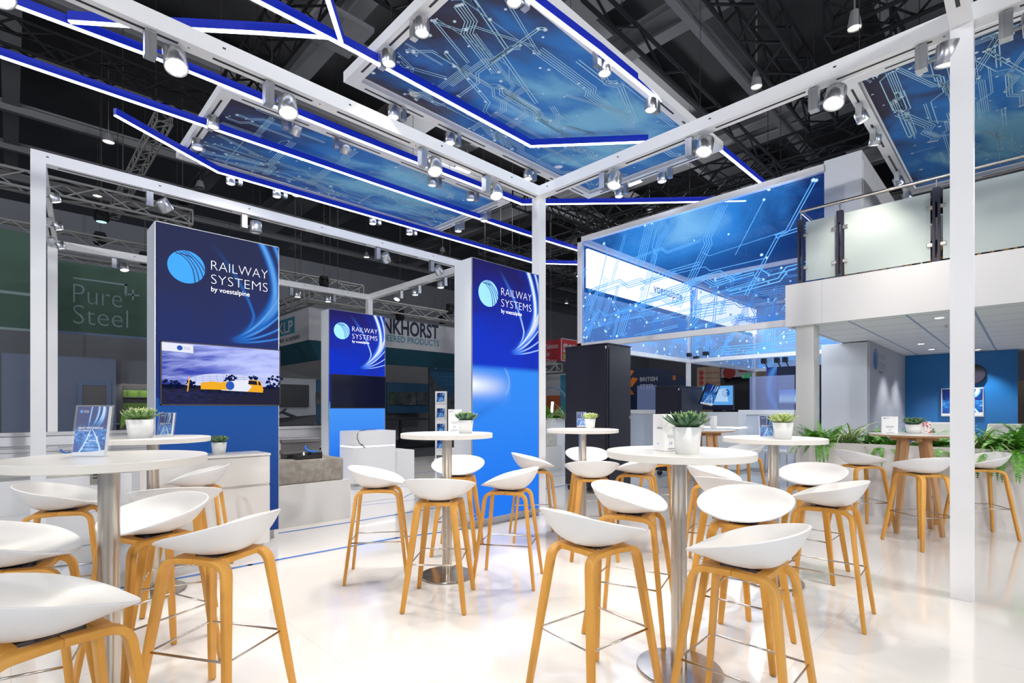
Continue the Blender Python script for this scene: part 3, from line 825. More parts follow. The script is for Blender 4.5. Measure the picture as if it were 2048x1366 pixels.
# oak tables
p = W(1827, 867, 1.035); plant('dark succulent in a low white pot on the oak table by the planter', p, 1.035, 'd', .075, .098, 5, 1.05)
p = W(1779, 867.5, 1.035); cardbox('white menu card on the oak table by the planter', p, 1.035, .145, .185, .03, heading(22), '27')
p = W(1399, 861, 1.045); plant('succulent on the far oak table, peeping out behind the big one', p, 1.045, 'g', .058, .10, 6, 1.0)
p = W(1427, 859, 1.045); cardbox('narrow menu card with blue side on the far oak table', p, 1.045, .055, .17, .06, heading(-30), '31')
def flyer():
    p = W(1852, 866.5, 1.035)
    t = thing('flyer', 'red and white printed flyer leaning behind the oak table succulent', 'flyer', (p.x, p.y, 1.035), heading(10))
    m, nt, b = newmat('flyer_print'); n = noise(nt, None, 40, 3)
    setin(nt, b, 'Base Color', mixc(nt, n.smooth(.45, .6), (.75, .73, .70), (.45, .06, .07))); M['flyer_print'] = m
    MB().hexa([(-.06, 0, 0), (.06, 0, 0), (.06, .03, .13), (-.06, .03, .12), (-.06, .004, 0), (.06, .004, 0), (.06, .034, .13), (-.06, .034, .12)]).build('sheet', 'flyer_print', t)
flyer()
t = thing('paper_tag', 'torn white paper tag hanging under the rim of the brochure stand table', 'tag', T1 + Vector((-.03, .05, TH - .034)))
MB().box(-.028, .028, -.0006, .0006, -.085, 0).build('sheet', 'paper', t)
mb = MB()
for k_ in range(3): mb.box(-.018, .018, -.0011, -.0007, -.03 - k_ * .014, -.026 - k_ * .014)
mb.build('print', 'ink', t)
# ================================================================ LIGHT TOWERS
def tower_print(name, w, h, lit, split=None):
    m, nt, b = newmat(name); x, y, z = coords(nt)
    yy = y + (2.93 - h)
    up = (yy - 2.47); xa = 1.0 - up * up * (up.gt(0.0) * .61 + up.lt(0.0) * 1.42)
    wa = .034 + (up * -1.0).max(0.0) * .10
    sA = ((x - xa) / wa).gauss(1.0) * (1.0 - (up * -1.9).max(0.0)).clamp()
    sA2 = ((x - xa - .075 - up * .10) / (wa * .7)).gauss(1.0) * (1.0 - (up * -1.9).max(0.0)).clamp() * .8
    ub = (yy - 2.22); bb = ub.max(0.0); xb = .80 - bb * .30 - bb * bb * .48 - ub.min(0.0) * ub.min(0.0) * 2.6
    sB = ((x - xb) / (.012 + bb * .035)).gauss(1.0) * (1.0 - bb * 1.45).clamp() * (1.0 + ub.min(0.0) * 4.5).clamp() * (.9 if lit else .55)
    uc = (yy - 2.02); xc = .72 + uc * 1.4
    xr = (x - .52).max(0.0); sC = 0.0
    for k_, y_, w_ in ((.30, 1.93, .010), (.62, 1.94, .012), (1.05, 1.95, .014), (1.7, 1.96, .012)):
        sC = ((yy - y_ - xr * xr * k_) / w_).gauss(1.0) * xr.smooth(.02, .34) * .75 + sC
    n = noise(nt, vec(nt, x * 1.2, y * .8, z), 1.3, 3, .5, .8)
    st = (sA + sA2 + sB + sC).clamp()
    if lit:
        c = mixc(nt, ((2.93 - yy) * .9 + (n - .5) * 1.2 + x * .2).smooth(.0, .9), (.014, .010, .10), (.001, .030, .58))
        c = mixc(nt, (n - .42).max(0.0) * 2.6 * x.smooth(.0, .9), c, (.008, .012, .16))
        c = mixc(nt, st.smooth(0, .5), c, (.05, .22, .95)); c = mixc(nt, st.smooth(.35, 1.0), c, (.85, .92, 1))
    else:
        c = mixc(nt, ((2.93 - yy) * .7 + (n - .5) * .9 + x * .1).smooth(.1, 1.2), (.022, .028, .082), (.014, .032, .19))
        c = mixc(nt, st.smooth(0, .6), c, (.015, .16, .62)); c = mixc(nt, st.smooth(.45, 1.0), c, (.12, .36, .78))
    if split == 'road':
        low = yy.lt(1.76 - 0.0) 
        hz = yy.smooth(1.80, 1.72)
        d = (x * .62 + (yy - 1.60)) 
        glow = ((yy - 1.56 + x * .02) / (.10 + x * .02)).gauss(1.0) * (1.05 - x * 1.75).clamp()
        xe = .56 - ((yy - 1.60) / .30) * ((yy - 1.60) / .30) * .25
        edge = ((x - xe) / .010).gauss(1.0) * ((yy - 1.62).abs()).lt(.16) * .5
        dk = ((yy - 1.20 - x * .45) / .05).gauss(1.0) * (1.0 - x * 2.0).clamp() * .45
        lo = mixc(nt, (yy + n * .15).smooth(.2, 1.75), (.012, .19, .88), (.03, .26, .93))
        lo = mixc(nt, dk, lo, (.01, .10, .55)); lo = mixc(nt, glow, lo, (.93, .97, 1)); lo = mixc(nt, edge, lo, (.45, .65, 1))
        c = mixc(nt, hz, c, lo)
    elif split is not None:
        lo = mixc(nt, (yy + (n - .5) * .3).smooth(.1, 1.3), *(((.012, .17, .82), (.06, .30, .93)) if lit else ((.014, .045, .20), (.014, .085, .34))))
        c = mixc(nt, yy.lt(split), c, lo)
    setin(nt, b, 'Base Color', (.006, .006, .01)); setin(nt, b, 'Emission Color', c); b.inputs['Emission Strength'].default_value = 1.0
    b.inputs['Roughness'].default_value = .6; b.inputs['Specular IOR Level'].default_value = .05
    M[name] = m
M['logo_pale'] = mat('logo_pale', (.2, .4, .6), .5, emit=(.24, .58, 1), es=.9)
M['logo_mid'] = mat('logo_mid', (.02, .2, .5), .5, emit=(.012, .24, .62), es=.9)
M['text_lit'] = mat('text_lit', (.8, .8, .8), .5, emit=(1, 1, 1), es=.9)
M['logo_line'] = mat('logo_line', (.01, .03, .1), .5, emit=(.006, .03, .18), es=.6)
def brand(mb, o, u, v, R, tx, s, mi=(0, 1, 2), lift=.0):
    "sphere sign with rail curves, and the three text rows; o = centre of the sphere"
    o, u, v = Vector(o), Vector(u), Vector(v); nn = u.cross(v)
    mb.disc(o, u, v, R, None, 40, mi[0])
    for a, c, b_ in (((-.60, .80), (.42, .52), (.44, -.90)), ((-.44, .89), (.55, .50), (.66, -.75)), ((-.26, .96), (.62, .55), (.88, -.47)), ((-.08, .99), (.60, .66), (.99, -.10)), ((-.55, .72), (-.1, .80), (.3, .62))):
        L = None
        for i in range(13):
            t = i / 12; p = tuple(a[k] * (1 - t) ** 2 + 2 * c[k] * t * (1 - t) + b_[k] * t * t for k in (0, 1))
            d = tuple(2 * (1 - t) * (c[k] - a[k]) + 2 * t * (b_[k] - c[k]) for k in (0, 1)); l = math.hypot(*d) or 1
            w = .022 + .012 * t; q = (-d[1] / l * w, d[0] / l * w)
            e = (o + (u * (p[0] - q[0]) + v * (p[1] - q[1])) * R + nn * .0012, o + (u * (p[0] + q[0]) + v * (p[1] + q[1])) * R + nn * .0012)
            if L: mb.quad(L[0], e[0], e[1], L[1], mi[2])
            L = e
    q = o + u * tx
    letter(mb, 'RAILWAY', q + v * .012 * s, u, v, width=.495 * s, height=.093 * s, mi=mi[1], bold=-.026)
    letter(mb, 'SYSTEMS', q - v * .115 * s, u, v, width=.495 * s, height=.093 * s, mi=mi[1], bold=-.026)
    letter(mb, 'by voestalpine', q - v * .185 * s, u, v, width=.33 * s, height=.046 * s, mi=mi[1])
def tower(label, x0, y0, w, h, dep, name, lit, split=None, tv=None):
    t = thing('light_tower', label, 'display tower', (x0, y0, 0), 0, None)
    tower_print(name, w, h - .09, lit, split)
    MB().box(0, w, .01, dep, .09, h).build('housing', 'tower_side', t, bev=.003)
    MB().box(.03, w - .03, .05, dep - .03, 0, .09).build('plinth', 'grey_paint', t)
    plane_obj('lit_print', name, t, (0, -.001, .09), (1, 0, 0), V_, w, h - .09, None).matrix_parent_inverse.identity()
    fm = MB()
    for a in ((0, .006, .09, h), (w - .006, w, .09, h), (0, w, h - .006, h), (0, w, .09, .096)): fm.box(a[0], a[1], -.004, .01, a[2], a[3])
    fm.build('frame_edge', 'alu', t)
    mb = MB(); brand(mb, (.237, -.0035, h - .355), (1, 0, 0), V_, .146, .195, 1.0)
    mb.build('brand_sign', ['logo_pale' if lit else 'logo_mid', 'text_lit', 'logo_line'], t)
    return t
M['tower_side'] = mat('tower_side', (.62, .67, .74), .4, .2)
# (plane_obj sets world matrices; inside an Empty the local matrix is wanted)
def plane_local(name, mats, parent, o, u, v, w, h, mb=None):
    ob = plane_obj(name, mats, None, o, u, v, w, h, mb); mw = ob.matrix_world.copy(); ob.parent = parent; ob.matrix_local = mw; return ob
_po = plane_obj
def plane_obj(name, mats, parent, o, u, v, w, h, mb=None, lift=0.0):
    ob = _po(name, mats, None, o, u, v, w, h, mb, lift); bpy.context.view_layer.update(); mw = ob.matrix_world.copy()
    if parent: ob.parent = parent; ob.matrix_local = mw
    return ob
tw1 = tower('dark navy brand tower carrying the lit train screen', .883, 5.29, 1.037, 2.926, .35, 'tower_print_dark', False, 1.40)
tw2 = tower('blue lit brand tower with switched off screen, behind the white pedestal', 3.88, 8.42, 1.09, 3.02, .3, 'tower_print_mid', True, 1.33)
tw3 = tower('bright blue lit brand tower with the curved road, touching the corner post', 3.52, 4.19, 1.06, 2.93, .3, 'tower_print_road', True, 'road')
# screens on the towers
def screen(label, x0, x1, y0, z0, z1, on):
    t = thing('tv_screen', label, 'screen', (x0, y0, z0))
    w, h = x1 - x0, z1 - z0
    MB().box(0, w, -.045, -.001, 0, h).build('casing', 'black', t, bev=.004)
    fm = MB()
    for a in ((0, w, 0, .012), (0, w, h - .008, h), (0, .008, 0, h), (w - .008, w, 0, h)): fm.box(a[0], a[1], -.048, -.045, a[2], a[3])
    fm.build('bezel', 'dark_metal', t)
    return t, w, h
M['glass_black'] = mat('glass_black', (.006, .008, .028), .12, spec=.5)
t, w, h = screen('switched off black screen on the middle blue tower', 3.90, 4.95, 8.41, 1.31, 1.90, False)
MB().quad((.01, -.0462, .014), (w - .01, -.0462, .014), (w - .01, -.0462, h - .01), (.01, -.0462, h - .01)).build('panel', 'glass_black', t)
t, w, h = screen('lit screen showing a yellow and white train before a stadium', .915, 1.915, 5.283, 1.33, 1.89, True)
m, nt, b = newmat('train_picture'); x, y, z = coords(nt); u, v = x / .98, y / .54
n = noise(nt, vec(nt, u * 1.4 + v * 1.8, v * 5 - u * 1.4, z), 1.6, 5, .6, .4)
sky = mixc(nt, (n + (v - .5) * .15 + u * .22).smooth(.42, .82), mixc(nt, u.smooth(0, .8), (.012, .03, .36), (.09, .14, .68)), (.46, .52, .97))
sky = mixc(nt, ((v - .45).max(0.0) * 1.3).gauss(.5) * u.smooth(.3, .9) * .6, sky, (.62, .68, 1.0))
gr = mixc(nt, noise(nt, vec(nt, u * 6, v * 10, z), 3, 3).smooth(.3, .75) * u.smooth(.75, .1), (.002, .002, .014), (.008, .014, .09))
c = mixc(nt, (v - .30 - (u - .5).abs() * .05).lt(0.0), sky, gr)
setin(nt, b, 'Base Color', (.01, .01, .02)); setin(nt, b, 'Emission Color', c); b.inputs['Emission Strength'].default_value = 1.0; b.inputs['Roughness'].default_value = .3; b.inputs['Specular IOR Level'].default_value = .08
M['train_picture'] = m
pic = plane_obj('picture', 'train_picture', t, (.01, -.0462, .014), (1, 0, 0), V_, w - .02, h - .024)
def em(name, c, s=1.0): M[name] = mat(name, (.004, .004, .005), .5, emit=c, es=s, spec=.06)
em('pic_white', (.62, .66, .95)); em('pic_train', (.82, .84, .95)); em('pic_yellow', (.90, .42, .015)); em('pic_black', (.004, .005, .02)); em('pic_blue', (.02, .10, .50)); em('pic_tree', (.004, .01, .07)); em('pic_pane', (.25, .30, .65))
mb = MB(); P = lambda u, v, k=1: (u * .98, v * .536, .0006 * k)
def poly(pts, mi, k=1): mb.add([P(*p, k) for p in pts], [tuple(range(len(pts)))], mi)
st_ = [(.18 + .66 * i / 24, .36 + .165 * (max(0, 1 - abs(i / 12 - 1) ** 2.6)) ** .6) for i in range(25)]
poly(st_ + [(.84, .30), (.18, .30)], 0)
for i in range(1, 11): poly([(.2 + .06 * i, .36), (.203 + .06 * i, .36), (.198 + .058 * i, .50), (.195 + .058 * i, .50)], 6, 1.5)
for k in range(3): poly([(.19, .40 + .035 * k), (.82, .40 + .035 * k), (.82, .404 + .035 * k), (.19, .404 + .035 * k)], 6, 1.5)
rnd = random.Random(4)
for cx_, cy_, r in ((.53, .44, .05), (.57, .45, .04), (.75, .46, .04), (.93, .40, .07), (.97, .47, .06), (.90, .36, .05), (.05, .33, .05), (.12, .32, .04), (.22, .33, .04)):
    for _ in range(16):
        a, q = rnd.uniform(0, 6.3), rnd.random() ** .5 * r; mb.disc(P(cx_ + math.cos(a) * q, cy_ + math.sin(a) * q * 1.3, 2), (1, 0, 0), (0, 1, 0), rnd.uniform(.006, .016), None, 6, 5)
poly([(0, .24), (1, .28), (1, .32), (0, .31)], 3, 2)
poly([(.30, .25), (.47, .25), (.47, .37), (.40, .39), (.30, .36)], 2, 3)          # rear of the train
poly([(.47, .24), (.84, .215), (.84, .25), (.82, .42), (.74, .445), (.47, .39)], 1, 3)
poly([(.46, .25), (.52, .25), (.56, .39), (.47, .385)], 2, 3.5)
poly([(.70, .225), (.84, .215), (.845, .27), (.82, .42), (.73, .445), (.70, .37), (.74, .32)], 2, 3.5)
poly([(.705, .36), (.79, .35), (.78, .42), (.71, .43)], 3, 4); poly([(.80, .35), (.825, .34), (.815, .40), (.795, .42)], 3, 4)
mb.disc(P(.545, .325, 4), (1, 0, 0), (0, 1, 0), .036, .042, 20, 4)
poly([(.30, .20), (.84, .185), (.84, .22), (.30, .25)], 3, 3)
for i in range(7): mb.disc(P(.34 + .075 * i, .205 - .004 * i, 4), (1, 0, 0), (0, 1, 0), .018, None, 12, 5)
poly([(.19, .21), (.20, .21), (.215, .45), (.205, .45)], 2, 4)
poly([(0, .86), (.24, .845), (.24, .985), (0, .995)], 1, 2); mb.disc(P(.135, .92, 3), (1, 0, 0), (0, 1, 0), .022, None, 20, 4)
letter(mb, 'RAILWAY', P(.165, .925, 3), (1, 0, 0), (0, 1, 0), width=.05, mi=4); letter(mb, 'SYSTEMS', P(.165, .895, 3), (1, 0, 0), (0, 1, 0), width=.05, mi=4)
plane_obj('picture_detail', ['pic_white', 'pic_train', 'pic_yellow', 'pic_black', 'pic_blue', 'pic_tree', 'pic_pane'], pic, (0, 0, 0), (1, 0, 0), (0, 1, 0), 0, 0, mb)

# ================================================================ CABINET, PEDESTALS
t = thing('drawer_cabinet', 'low white drawer cabinet standing against the dark tower', 'cabinet', (.72, 4.90, 0))
MB().box(0, .98, .02, .37, .07, .875).build('body', 'cabinet_white', t, bev=.002)
MB().box(-.005, .985, -.005, .375, .875, .895).build('top', 'cabinet_white', t, bev=.002)
for z0, z1 in ((.075, .60), (.62, .87)): MB().box(.002, .978, 0, .02, z0, z1).build('drawer', 'cabinet_white', t, bev=.002)
MB().box(.04, .94, .05, .34, 0, .07).build('plinth', 'grey_paint', t)
p = WY(438, 5.08, .895); plant('dark succulent in white pot standing on the low white cabinet', p, .895, 'd', .062, .108, 7, .95)
t = thing('pedestal', 'white exhibit pedestal with a glowing light band, before the middle tower', 'pedestal', (4.05, 7.86, 0))
MB().box(0, .80, 0, .5, .05, .655).build('lower_body', 'white_paint', t, bev=.002)
MB().box(.006, .794, .006, .494, .655, .675).build('light_band', 'band_light', t)
MB().box(0, .80, 0, .5, .675, .925).build('upper_body', 'white_paint', t, bev=.002)
MB().box(.03, .77, .03, .47, 0, .05).build('plinth', 'grey_paint', t)
t = thing('cable', 'thin dark cable with plug hanging over the edge of the lit pedestal', 'cable', (4.2, 7.86, .93))
MB().tube([(.42, .32, .002), (.3, .25, .02), (.12, .10, .012), (-.02, .02, .006), (-.08, -.006, -.04), (-.09, -.008, -.12), (-.05, -.008, -.20), (-.01, -.008, -.23)], .005, 6).build('wire', 'black', t)
MB().cyl((-.01, -.01, -.225), (.05, -.01, -.28), .009, .008, 8).build('plug', 'dark_metal', t)
tag(MB().box(4.87, 5.30, 7.95, 8.5, 0, .55).build('step_block', 'white_paint', bev=.003), 'low white block beside the lit pedestal', 'block')

# ================================================================ TRACK EXHIBITS
def rail_profile(h=.17, s=1.0): return [(-.075 * s, 0), (.075 * s, 0), (.075 * s, .012), (.012 * s, .03), (.009 * s, .12 * h / .17), (.036 * s, .132 * h / .17), (.036 * s, h), (-.036 * s, h), (-.036 * s, .132 * h / .17), (-.009 * s, .12 * h / .17), (-.012 * s, .03), (-.075 * s, .012)]
def rail_x(mb, x0, x1, yc, z0, h=.17, s=1.0, mi=0):
    pr = rail_profile(h, s); return mb.rings([[(x, yc + a, z0 + b_) for a, b_ in pr] for x in (x0, x1)], mi, False)
tag(MB().box(1.2, 2.90, 5.70, 6.55, .0, .46).build('exhibit_plinth', 'cabinet_white', bev=.003), 'low white plinth carrying the grey concrete sleeper', 'plinth')
tag(MB().box(1.25, 2.83, 5.74, 6.50, .46, .722).build('concrete_sleeper', 'concrete', bev=.018), 'rough grey concrete sleeper block on the low white plinth', 'sleeper')
t = thing('rail_section', 'short dark rail section lying on the concrete sleeper', 'rail', (2.23, 5.98, .722))
rail_x(MB(), 0, .45, .10, .055, .165, 1.1).build('rail', 'rail_grey', t)
MB().box(.03, .42, .0, .2, 0, .055).build('base_pad', 'black', t, bev=.004)
t = thing('rail_clip', 'blue and black rail fastening clip in front of the rail section', 'rail clip', (2.30, 5.86, .722))
MB().box(0, .30, -.05, .06, 0, .05).box(.17, .30, -.05, .05, .05, .075).build('clip_base', 'black', t, bev=.005)
MB().tube([(.26, -.02, .075), (.2, -.02, .082), (.14, -.015, .098), (.11, -.01, .13), (.13, 0, .145)], .014, 8).build('tension_clamp', 'blue_plastic', t)
MB().cyl((.09, -.03, .05), (.09, -.03, .085), .022, .018, 6).build('bolt', 'steel', t)
# long rail exhibit behind the towers
tag(MB().box(-3.2, 1.25, 8.70, 9.8, 0, .42).box(-.9, -.5, 8.694, 8.70, .08, .30).build('exhibit_plinth', 'white_paint', bev=.003), 'long low white plinth under the silver rails', 'plinth')
t = thing('rail_exhibit', 'pair of long silver rails running behind the towers', 'rail')
rail_x(MB(), -3.0, 5.3, 9.02, .80, .20, 1.05).build('rail', 'rail_silver', t); rail_x(MB(), -3.0, 4.6, 8.82, .62, .18, 1.0).build('rail', 'rail_silver', t)
sl = 0
for x0, lab in ((-1.9, 'cut by the picture edge'), (.30, 'behind the small frame post'), (2.55, 'behind the rail section'), (3.35, 'beside the middle blue tower')):
    o = MB().hexa([(x0, 8.72, .42 if x0 < 1 else .3), (x0 + .55, 8.72, .42 if x0 < 1 else .3), (x0 + .55, 9.6, .42 if x0 < 1 else .3), (x0, 9.6, .42 if x0 < 1 else .3), (x0 + .06, 8.74, .72), (x0 + .49, 8.74, .72), (x0 + .49, 9.55, .72), (x0 + .06, 9.55, .72)]).build('pale_sleeper', 'concrete_pale', bev=.01)
    tag(o, 'cream concrete sleeper under the silver rails, ' + lab, 'sleeper', 'cream sleepers under the silver rails')
    c = thing('rail_clip', 'small blue spring clip on the cream sleeper ' + lab, 'rail clip', (x0 + .27, 8.70, .72), 0, 'blue clips on the cream sleepers')
    for s in (-1, 1): MB().tube([(s * .02, 0, .02), (s * .06, 0, .012), (s * .10, 0, .03), (s * .12, 0, .065)], .011, 6).build('spring', 'blue_plastic', c)
    MB().cyl((0, 0, 0), (0, 0, .05), .018, None, 6).build('bolt', 'steel', c)
tag(MB().box(2.4, 4.0, 8.68, 9.7, 0, .3).build('exhibit_plinth', 'white_paint', bev=.003), 'low white plinth behind the grey concrete sleeper', 'plinth')
# sleeper exhibit seen between corner post and black cabinet
tag(MB().box(6.2, 8.4, 7.0, 8.2, 0, .52).build('exhibit_plinth', 'cabinet_white', bev=.003), 'white plinth behind the corner post next to the black cabinet', 'plinth')
tag(MB().box(6.25, 8.3, 7.05, 8.0, .52, .78).build('concrete_sleeper', 'concrete_pale', bev=.015), 'pale concrete sleeper behind the corner post', 'sleeper')
t = thing('rail_clip', 'blue fastening clips on the pale sleeper behind the corner post', 'rail clip', (6.9, 7.2, .78))
for k in range(3): MB().tube([(k * .17, 0, .02), (k * .17 + .04, 0, .10), (k * .17 + .10, 0, .02)], .018, 8).build('spring', 'blue_plastic', t)
MB().box(-.1, .7, -.08, .08, 0, .03).build('rail_base', 'rail_silver', t)

# ================================================================ BLACK CABINETS
def rack(label, x0, x1, y0, y1, h):
    t = thing('equipment_cabinet', label, 'cabinet', (x0, y0, 0))
    w, d = x1 - x0, y1 - y0
    MB().box(0, w, 0, d, .10, h - .02).build('body', 'black_metal', t, bev=.006)
    MB().box(-.008, w + .008, -.008, d + .008, h - .02, h).build('roof', 'black_metal', t, bev=.004)
    MB().box(-.012, -.001, .03, d - .03, .14, h - .07).build('side_panel', 'black_metal', t, bev=.004)
    dr = MB().box(.03, w - .03, -.014, -.001, .14, h - .07).build('door', 'black_metal', t, bev=.004)
    MB().box(w - .075, w - .05, -.024, -.014, h * .5, h * .5 + .05).build('lock', 'steel', dr)
    for a, b_ in ((.06, .06), (w - .06, .06), (.06, d - .06), (w - .06, d - .06)):
        c = MB().cyl((a - .02, b_, .05), (a + .02, b_, .05), .05, None, 16).build('caster', 'black', t)
        MB().box(a - .03, a + .03, b_ - .03, b_ + .03, .085, .10).build('bracket', 'steel', c)
    MB().box(-.0125, -.012, .012, .03, h - .085, h - .045).build('corner_tag', 'white_metal', t)
    return t
rack('tall black equipment cabinet on casters behind the small round table', 6.34, 6.97, 4.41, 5.22, 2.29)
rack('smaller black equipment cabinet with a tilted tablet on its flank', 9.02, 9.95, 4.63, 5.15, 1.74)
t = thing('tablet_display', 'tilted tablet showing a blue track picture on the small black cabinet', 'screen', (9.55, 4.50, 1.40), math.radians(-14)); t.rotation_euler.y = .13
poster_mat('tablet_picture', .36, .40)
bd = MB().hexa([(0, 0, 0), (.38, 0, 0), (.38, .03, 0), (0, .03, 0), (0, -.14, .40), (.38, -.14, .40), (.38, -.11, .40), (0, -.11, .40)]).build('casing', 'black', t)
plane_obj('screen', 'tablet_picture', t, (.012, -.008, .012), (1, 0, 0), (0, -.14, .40), .355, .40)
MB().bar((.2, .12, .1), (.2, .0, .15), .03, .03).build('bracket', 'dark_metal', t)

# counters with glass screens, monitor pedestal
M['counter_grey'] = mat('counter_grey', (.55, .60, .68), .4)
M['screen_glass'] = mat('screen_glass', (.30, .36, .62), .05, alpha=.38)  # bluish tint paints a purple-blue reflection into the glass colour
def counter(label, y0, y1, x=11.0, h=1.28):
    t = thing('counter', label, 'counter', (x, min(y0, y1), 0)); L = abs(y1 - y0)
    MB().box(0, .6, 0, L, .08, h - .10).build('body', 'counter_grey', t, bev=.003)
    MB().box(-.02, .62, -.01, L + .01, h - .098, h).build('worktop', 'white_paint', t, bev=.004)
    MB().box(.04, .56, .03, L - .03, 0, .08).build('plinth', 'grey_paint', t)
    return t
ya, yb = WX(1256, 11).y, WX(1312, 11).y
counter('pale grey counter with glass screen beside the tall black cabinet', ya, yb)
t = thing('glass_screen', 'clear glass screen on the counter beside the tall black cabinet', 'glass screen', (11.1, yb + .05, 1.28))
MB().box(0, .01, 0, abs(ya - yb) - .25, 0, .60).build('pane', 'screen_glass', t)
ya, yb = WX(1478, 11).y, WX(1588, 11).y
counter('pale grey counter with glass screen beside the deck column', ya, yb)
t = thing('glass_screen', 'clear glass screen on the counter next to the deck column', 'glass screen', (11.1, yb + .02, 1.28))
MB().box(0, .01, 0, abs(ya - yb) - .2, 0, .70).build('pane', 'screen_glass', t)
y0, y1 = WX(1402, 10.6).y, WX(1478, 10.6).y
t = thing('pedestal', 'white pedestal with light band carrying the wide monitor', 'pedestal', (10.6, y1, 0))
L = y0 - y1
MB().box(0, .5, 0, L, .05, .90).build('lower_body', 'white_paint', t, bev=.003); MB().box(.01, .49, .01, L - .01, .90, .93).build('light_band', 'band_light', t); MB().box(0, .5, 0, L, .93, 1.235).build('upper_body', 'white_paint', t, bev=.003)
MB().box(.03, .47, .03, L - .03, 0, .05).build('plinth', 'grey_paint', t)
t = thing('monitor', 'wide lit monitor on the white pedestal showing a product page', 'screen', (10.62, y1 + .12, 1.235)); L2 = L - .14
MB().box(0, .05, 0, L2, .05, .56).build('casing', 'black', t, bev=.004); MB().box(-.0, .2, L2 / 2 - .1, L2 / 2 + .1, 0, .05).build('stand', 'black', t)
em('page_blue', (.12, .42, .90), .9); em('page_pale', (.45, .68, .98), .9); em('page_ink', (.02, .14, .5), .8); em('page_dark', (.01, .012, .03), .8)
mb = MB().quad((0, 0, 0), (L2 - .02, 0, 0), (L2 - .02, .49, 0), (0, .49, 0), 0).quad((.12, .16, .001), (.55, .16, .001), (.5, .44, .001), (.2, .40, .001), 1).quad((0, 0, .001), (L2 - .02, 0, .001), (L2 - .02, .09, .001), (0, .09, .001), 3)
mb.disc((L2 - .17, .34, .001), (1, 0, 0), (0, 1, 0), .085, None, 24, 2).box(L2 - .20, L2 - .185, .30, .38, .0012, .002, 1).box(L2 - .185, L2 - .13, .365, .38, .0012, .002, 1)
letter(mb, 'zentrak', (.03, .2, .002), (1, 0, 0), (0, 1, 0), width=.26, mi=2)
plane_obj('screen', ['page_blue', 'page_pale', 'page_ink', 'page_dark'], t, (-.001, L2 - .01, .06), U_, V_, 0, 0, mb)

# brochure rack
p = WD(882, 13.2, 0)
t = thing('brochure_rack', 'slim white floor rack holding brochures behind table 23', 'rack', (p.x, p.y, 0), heading(6))
MB().box(-.15, .15, -.12, .12, 0, .02).build('base', 'white_metal', t)
for s in (-1, 1): MB().box(s * .14 - .012, s * .14 + .012, -.01, .03, .02, 1.76).build('upright', 'white_metal', t)
MB().box(-.128, .128, .01, .02, .1, 1.76).build('back_panel', 'white_metal', t)
poster_mat('rack_cover', .20, .26)
for k in range(4):
    z0 = .25 + k * .40
    s = MB().hexa([(-.125, -.07, z0 - .01), (.125, -.07, z0 - .01), (.125, .01, z0 - .01), (-.125, .01, z0 - .01), (-.125, -.075, z0 + .01), (.125, -.075, z0 + .01), (.125, .01, z0 + .01), (-.125, .01, z0 + .01)]).build('shelf', 'white_metal', t)
    q = thing('brochure', 'x', 'brochure', (0, 0, 0)); bpy.data.objects.remove(q)
    o = MB().hexa([(-.10, -.06, z0 + .01), (.10, -.06, z0 + .01), (.10, -.05, z0 + .01), (-.10, -.05, z0 + .01), (-.10, -.012, z0 + .27), (.10, -.012, z0 + .27), (.10, -.002, z0 + .27), (-.10, -.002, z0 + .27)]).build('brochure', 'paper')
    oz = heading(6); pp = p; o.location = (p.x, p.y, 0); o.rotation_euler = (0, 0, oz)
    tag(o, ['blue track brochure in the lowest pocket of the white rack', 'blue track brochure in the second pocket from the floor of the white rack', 'blue track brochure in the third pocket from the floor of the white rack', 'pale picture brochure in the topmost pocket of the white rack'][k], 'brochure', 'brochures in the white rack')
    plane_obj('cover', 'rack_cover', o, (-.098, -.0615, z0 + .012), (1, 0, 0), (0, .048, .26), .196, .26)

# ================================================================ BALCONY RAILING
RX = 7.70
M['frosted'] = mat('frosted', (.62, .70, .68), .25, alpha=.74, spec=.5)
M['rail_post'] = mat('rail_post', (.045, .045, .07), .4, .4)
t = thing('balcony_railing', 'glass balcony railing with steel handrail along the upper deck', 'railing')
def yR(px): return WX(px, RX).y
yc = yR(1602)
hr = MB().tube([(RX, yc, 4.0), (RX, -8, 4.0)], .022, 12).build('handrail', 'wire', t)
MB().tube([(RX, yc, 4.0), (12, yc, 4.0)], .022, 12).build('handrail', 'wire', t)
for px in (1602, 1680, 1873, 2140):
    y = yR(px)
    po = MB().box(RX - .035, RX + .035, y - .035, y - .012, 2.72, 3.88).box(RX - .035, RX + .035, y + .012, y + .035, 2.72, 3.88).box(RX - .034, RX + .034, y - .012, y + .012, 3.72, 3.88).box(RX - .034, RX + .034, y - .012, y + .012, 2.72, 3.06).build('railing_post', 'rail_post', t)
    MB().cyl((RX, y, 3.88), (RX, y, 3.985), .010, None, 8).build('pin', 'wire', po)
    for zz in (3.22, 3.66):
        for s in (-1, 1):
            if px == 1602 and s == 1: continue
            MB().box(RX - .02, RX + .02, y + s * .06 - .03, y + s * .06 + .03, zz - .022, zz + .022).build('glass_clamp', 'steel', po, bev=.006)
for a, b_ in ((1612, 1671), (1689, 1861), (1886, 2125)):
    MB().box(RX - .006, RX + .006, yR(b_), yR(a), 3.04, 3.84).build('glass_pane', 'frosted', t)
MB().box(RX + .08, 11, yc - .006, yc + .006, 3.04, 3.84).build('glass_pane', 'frosted', t)
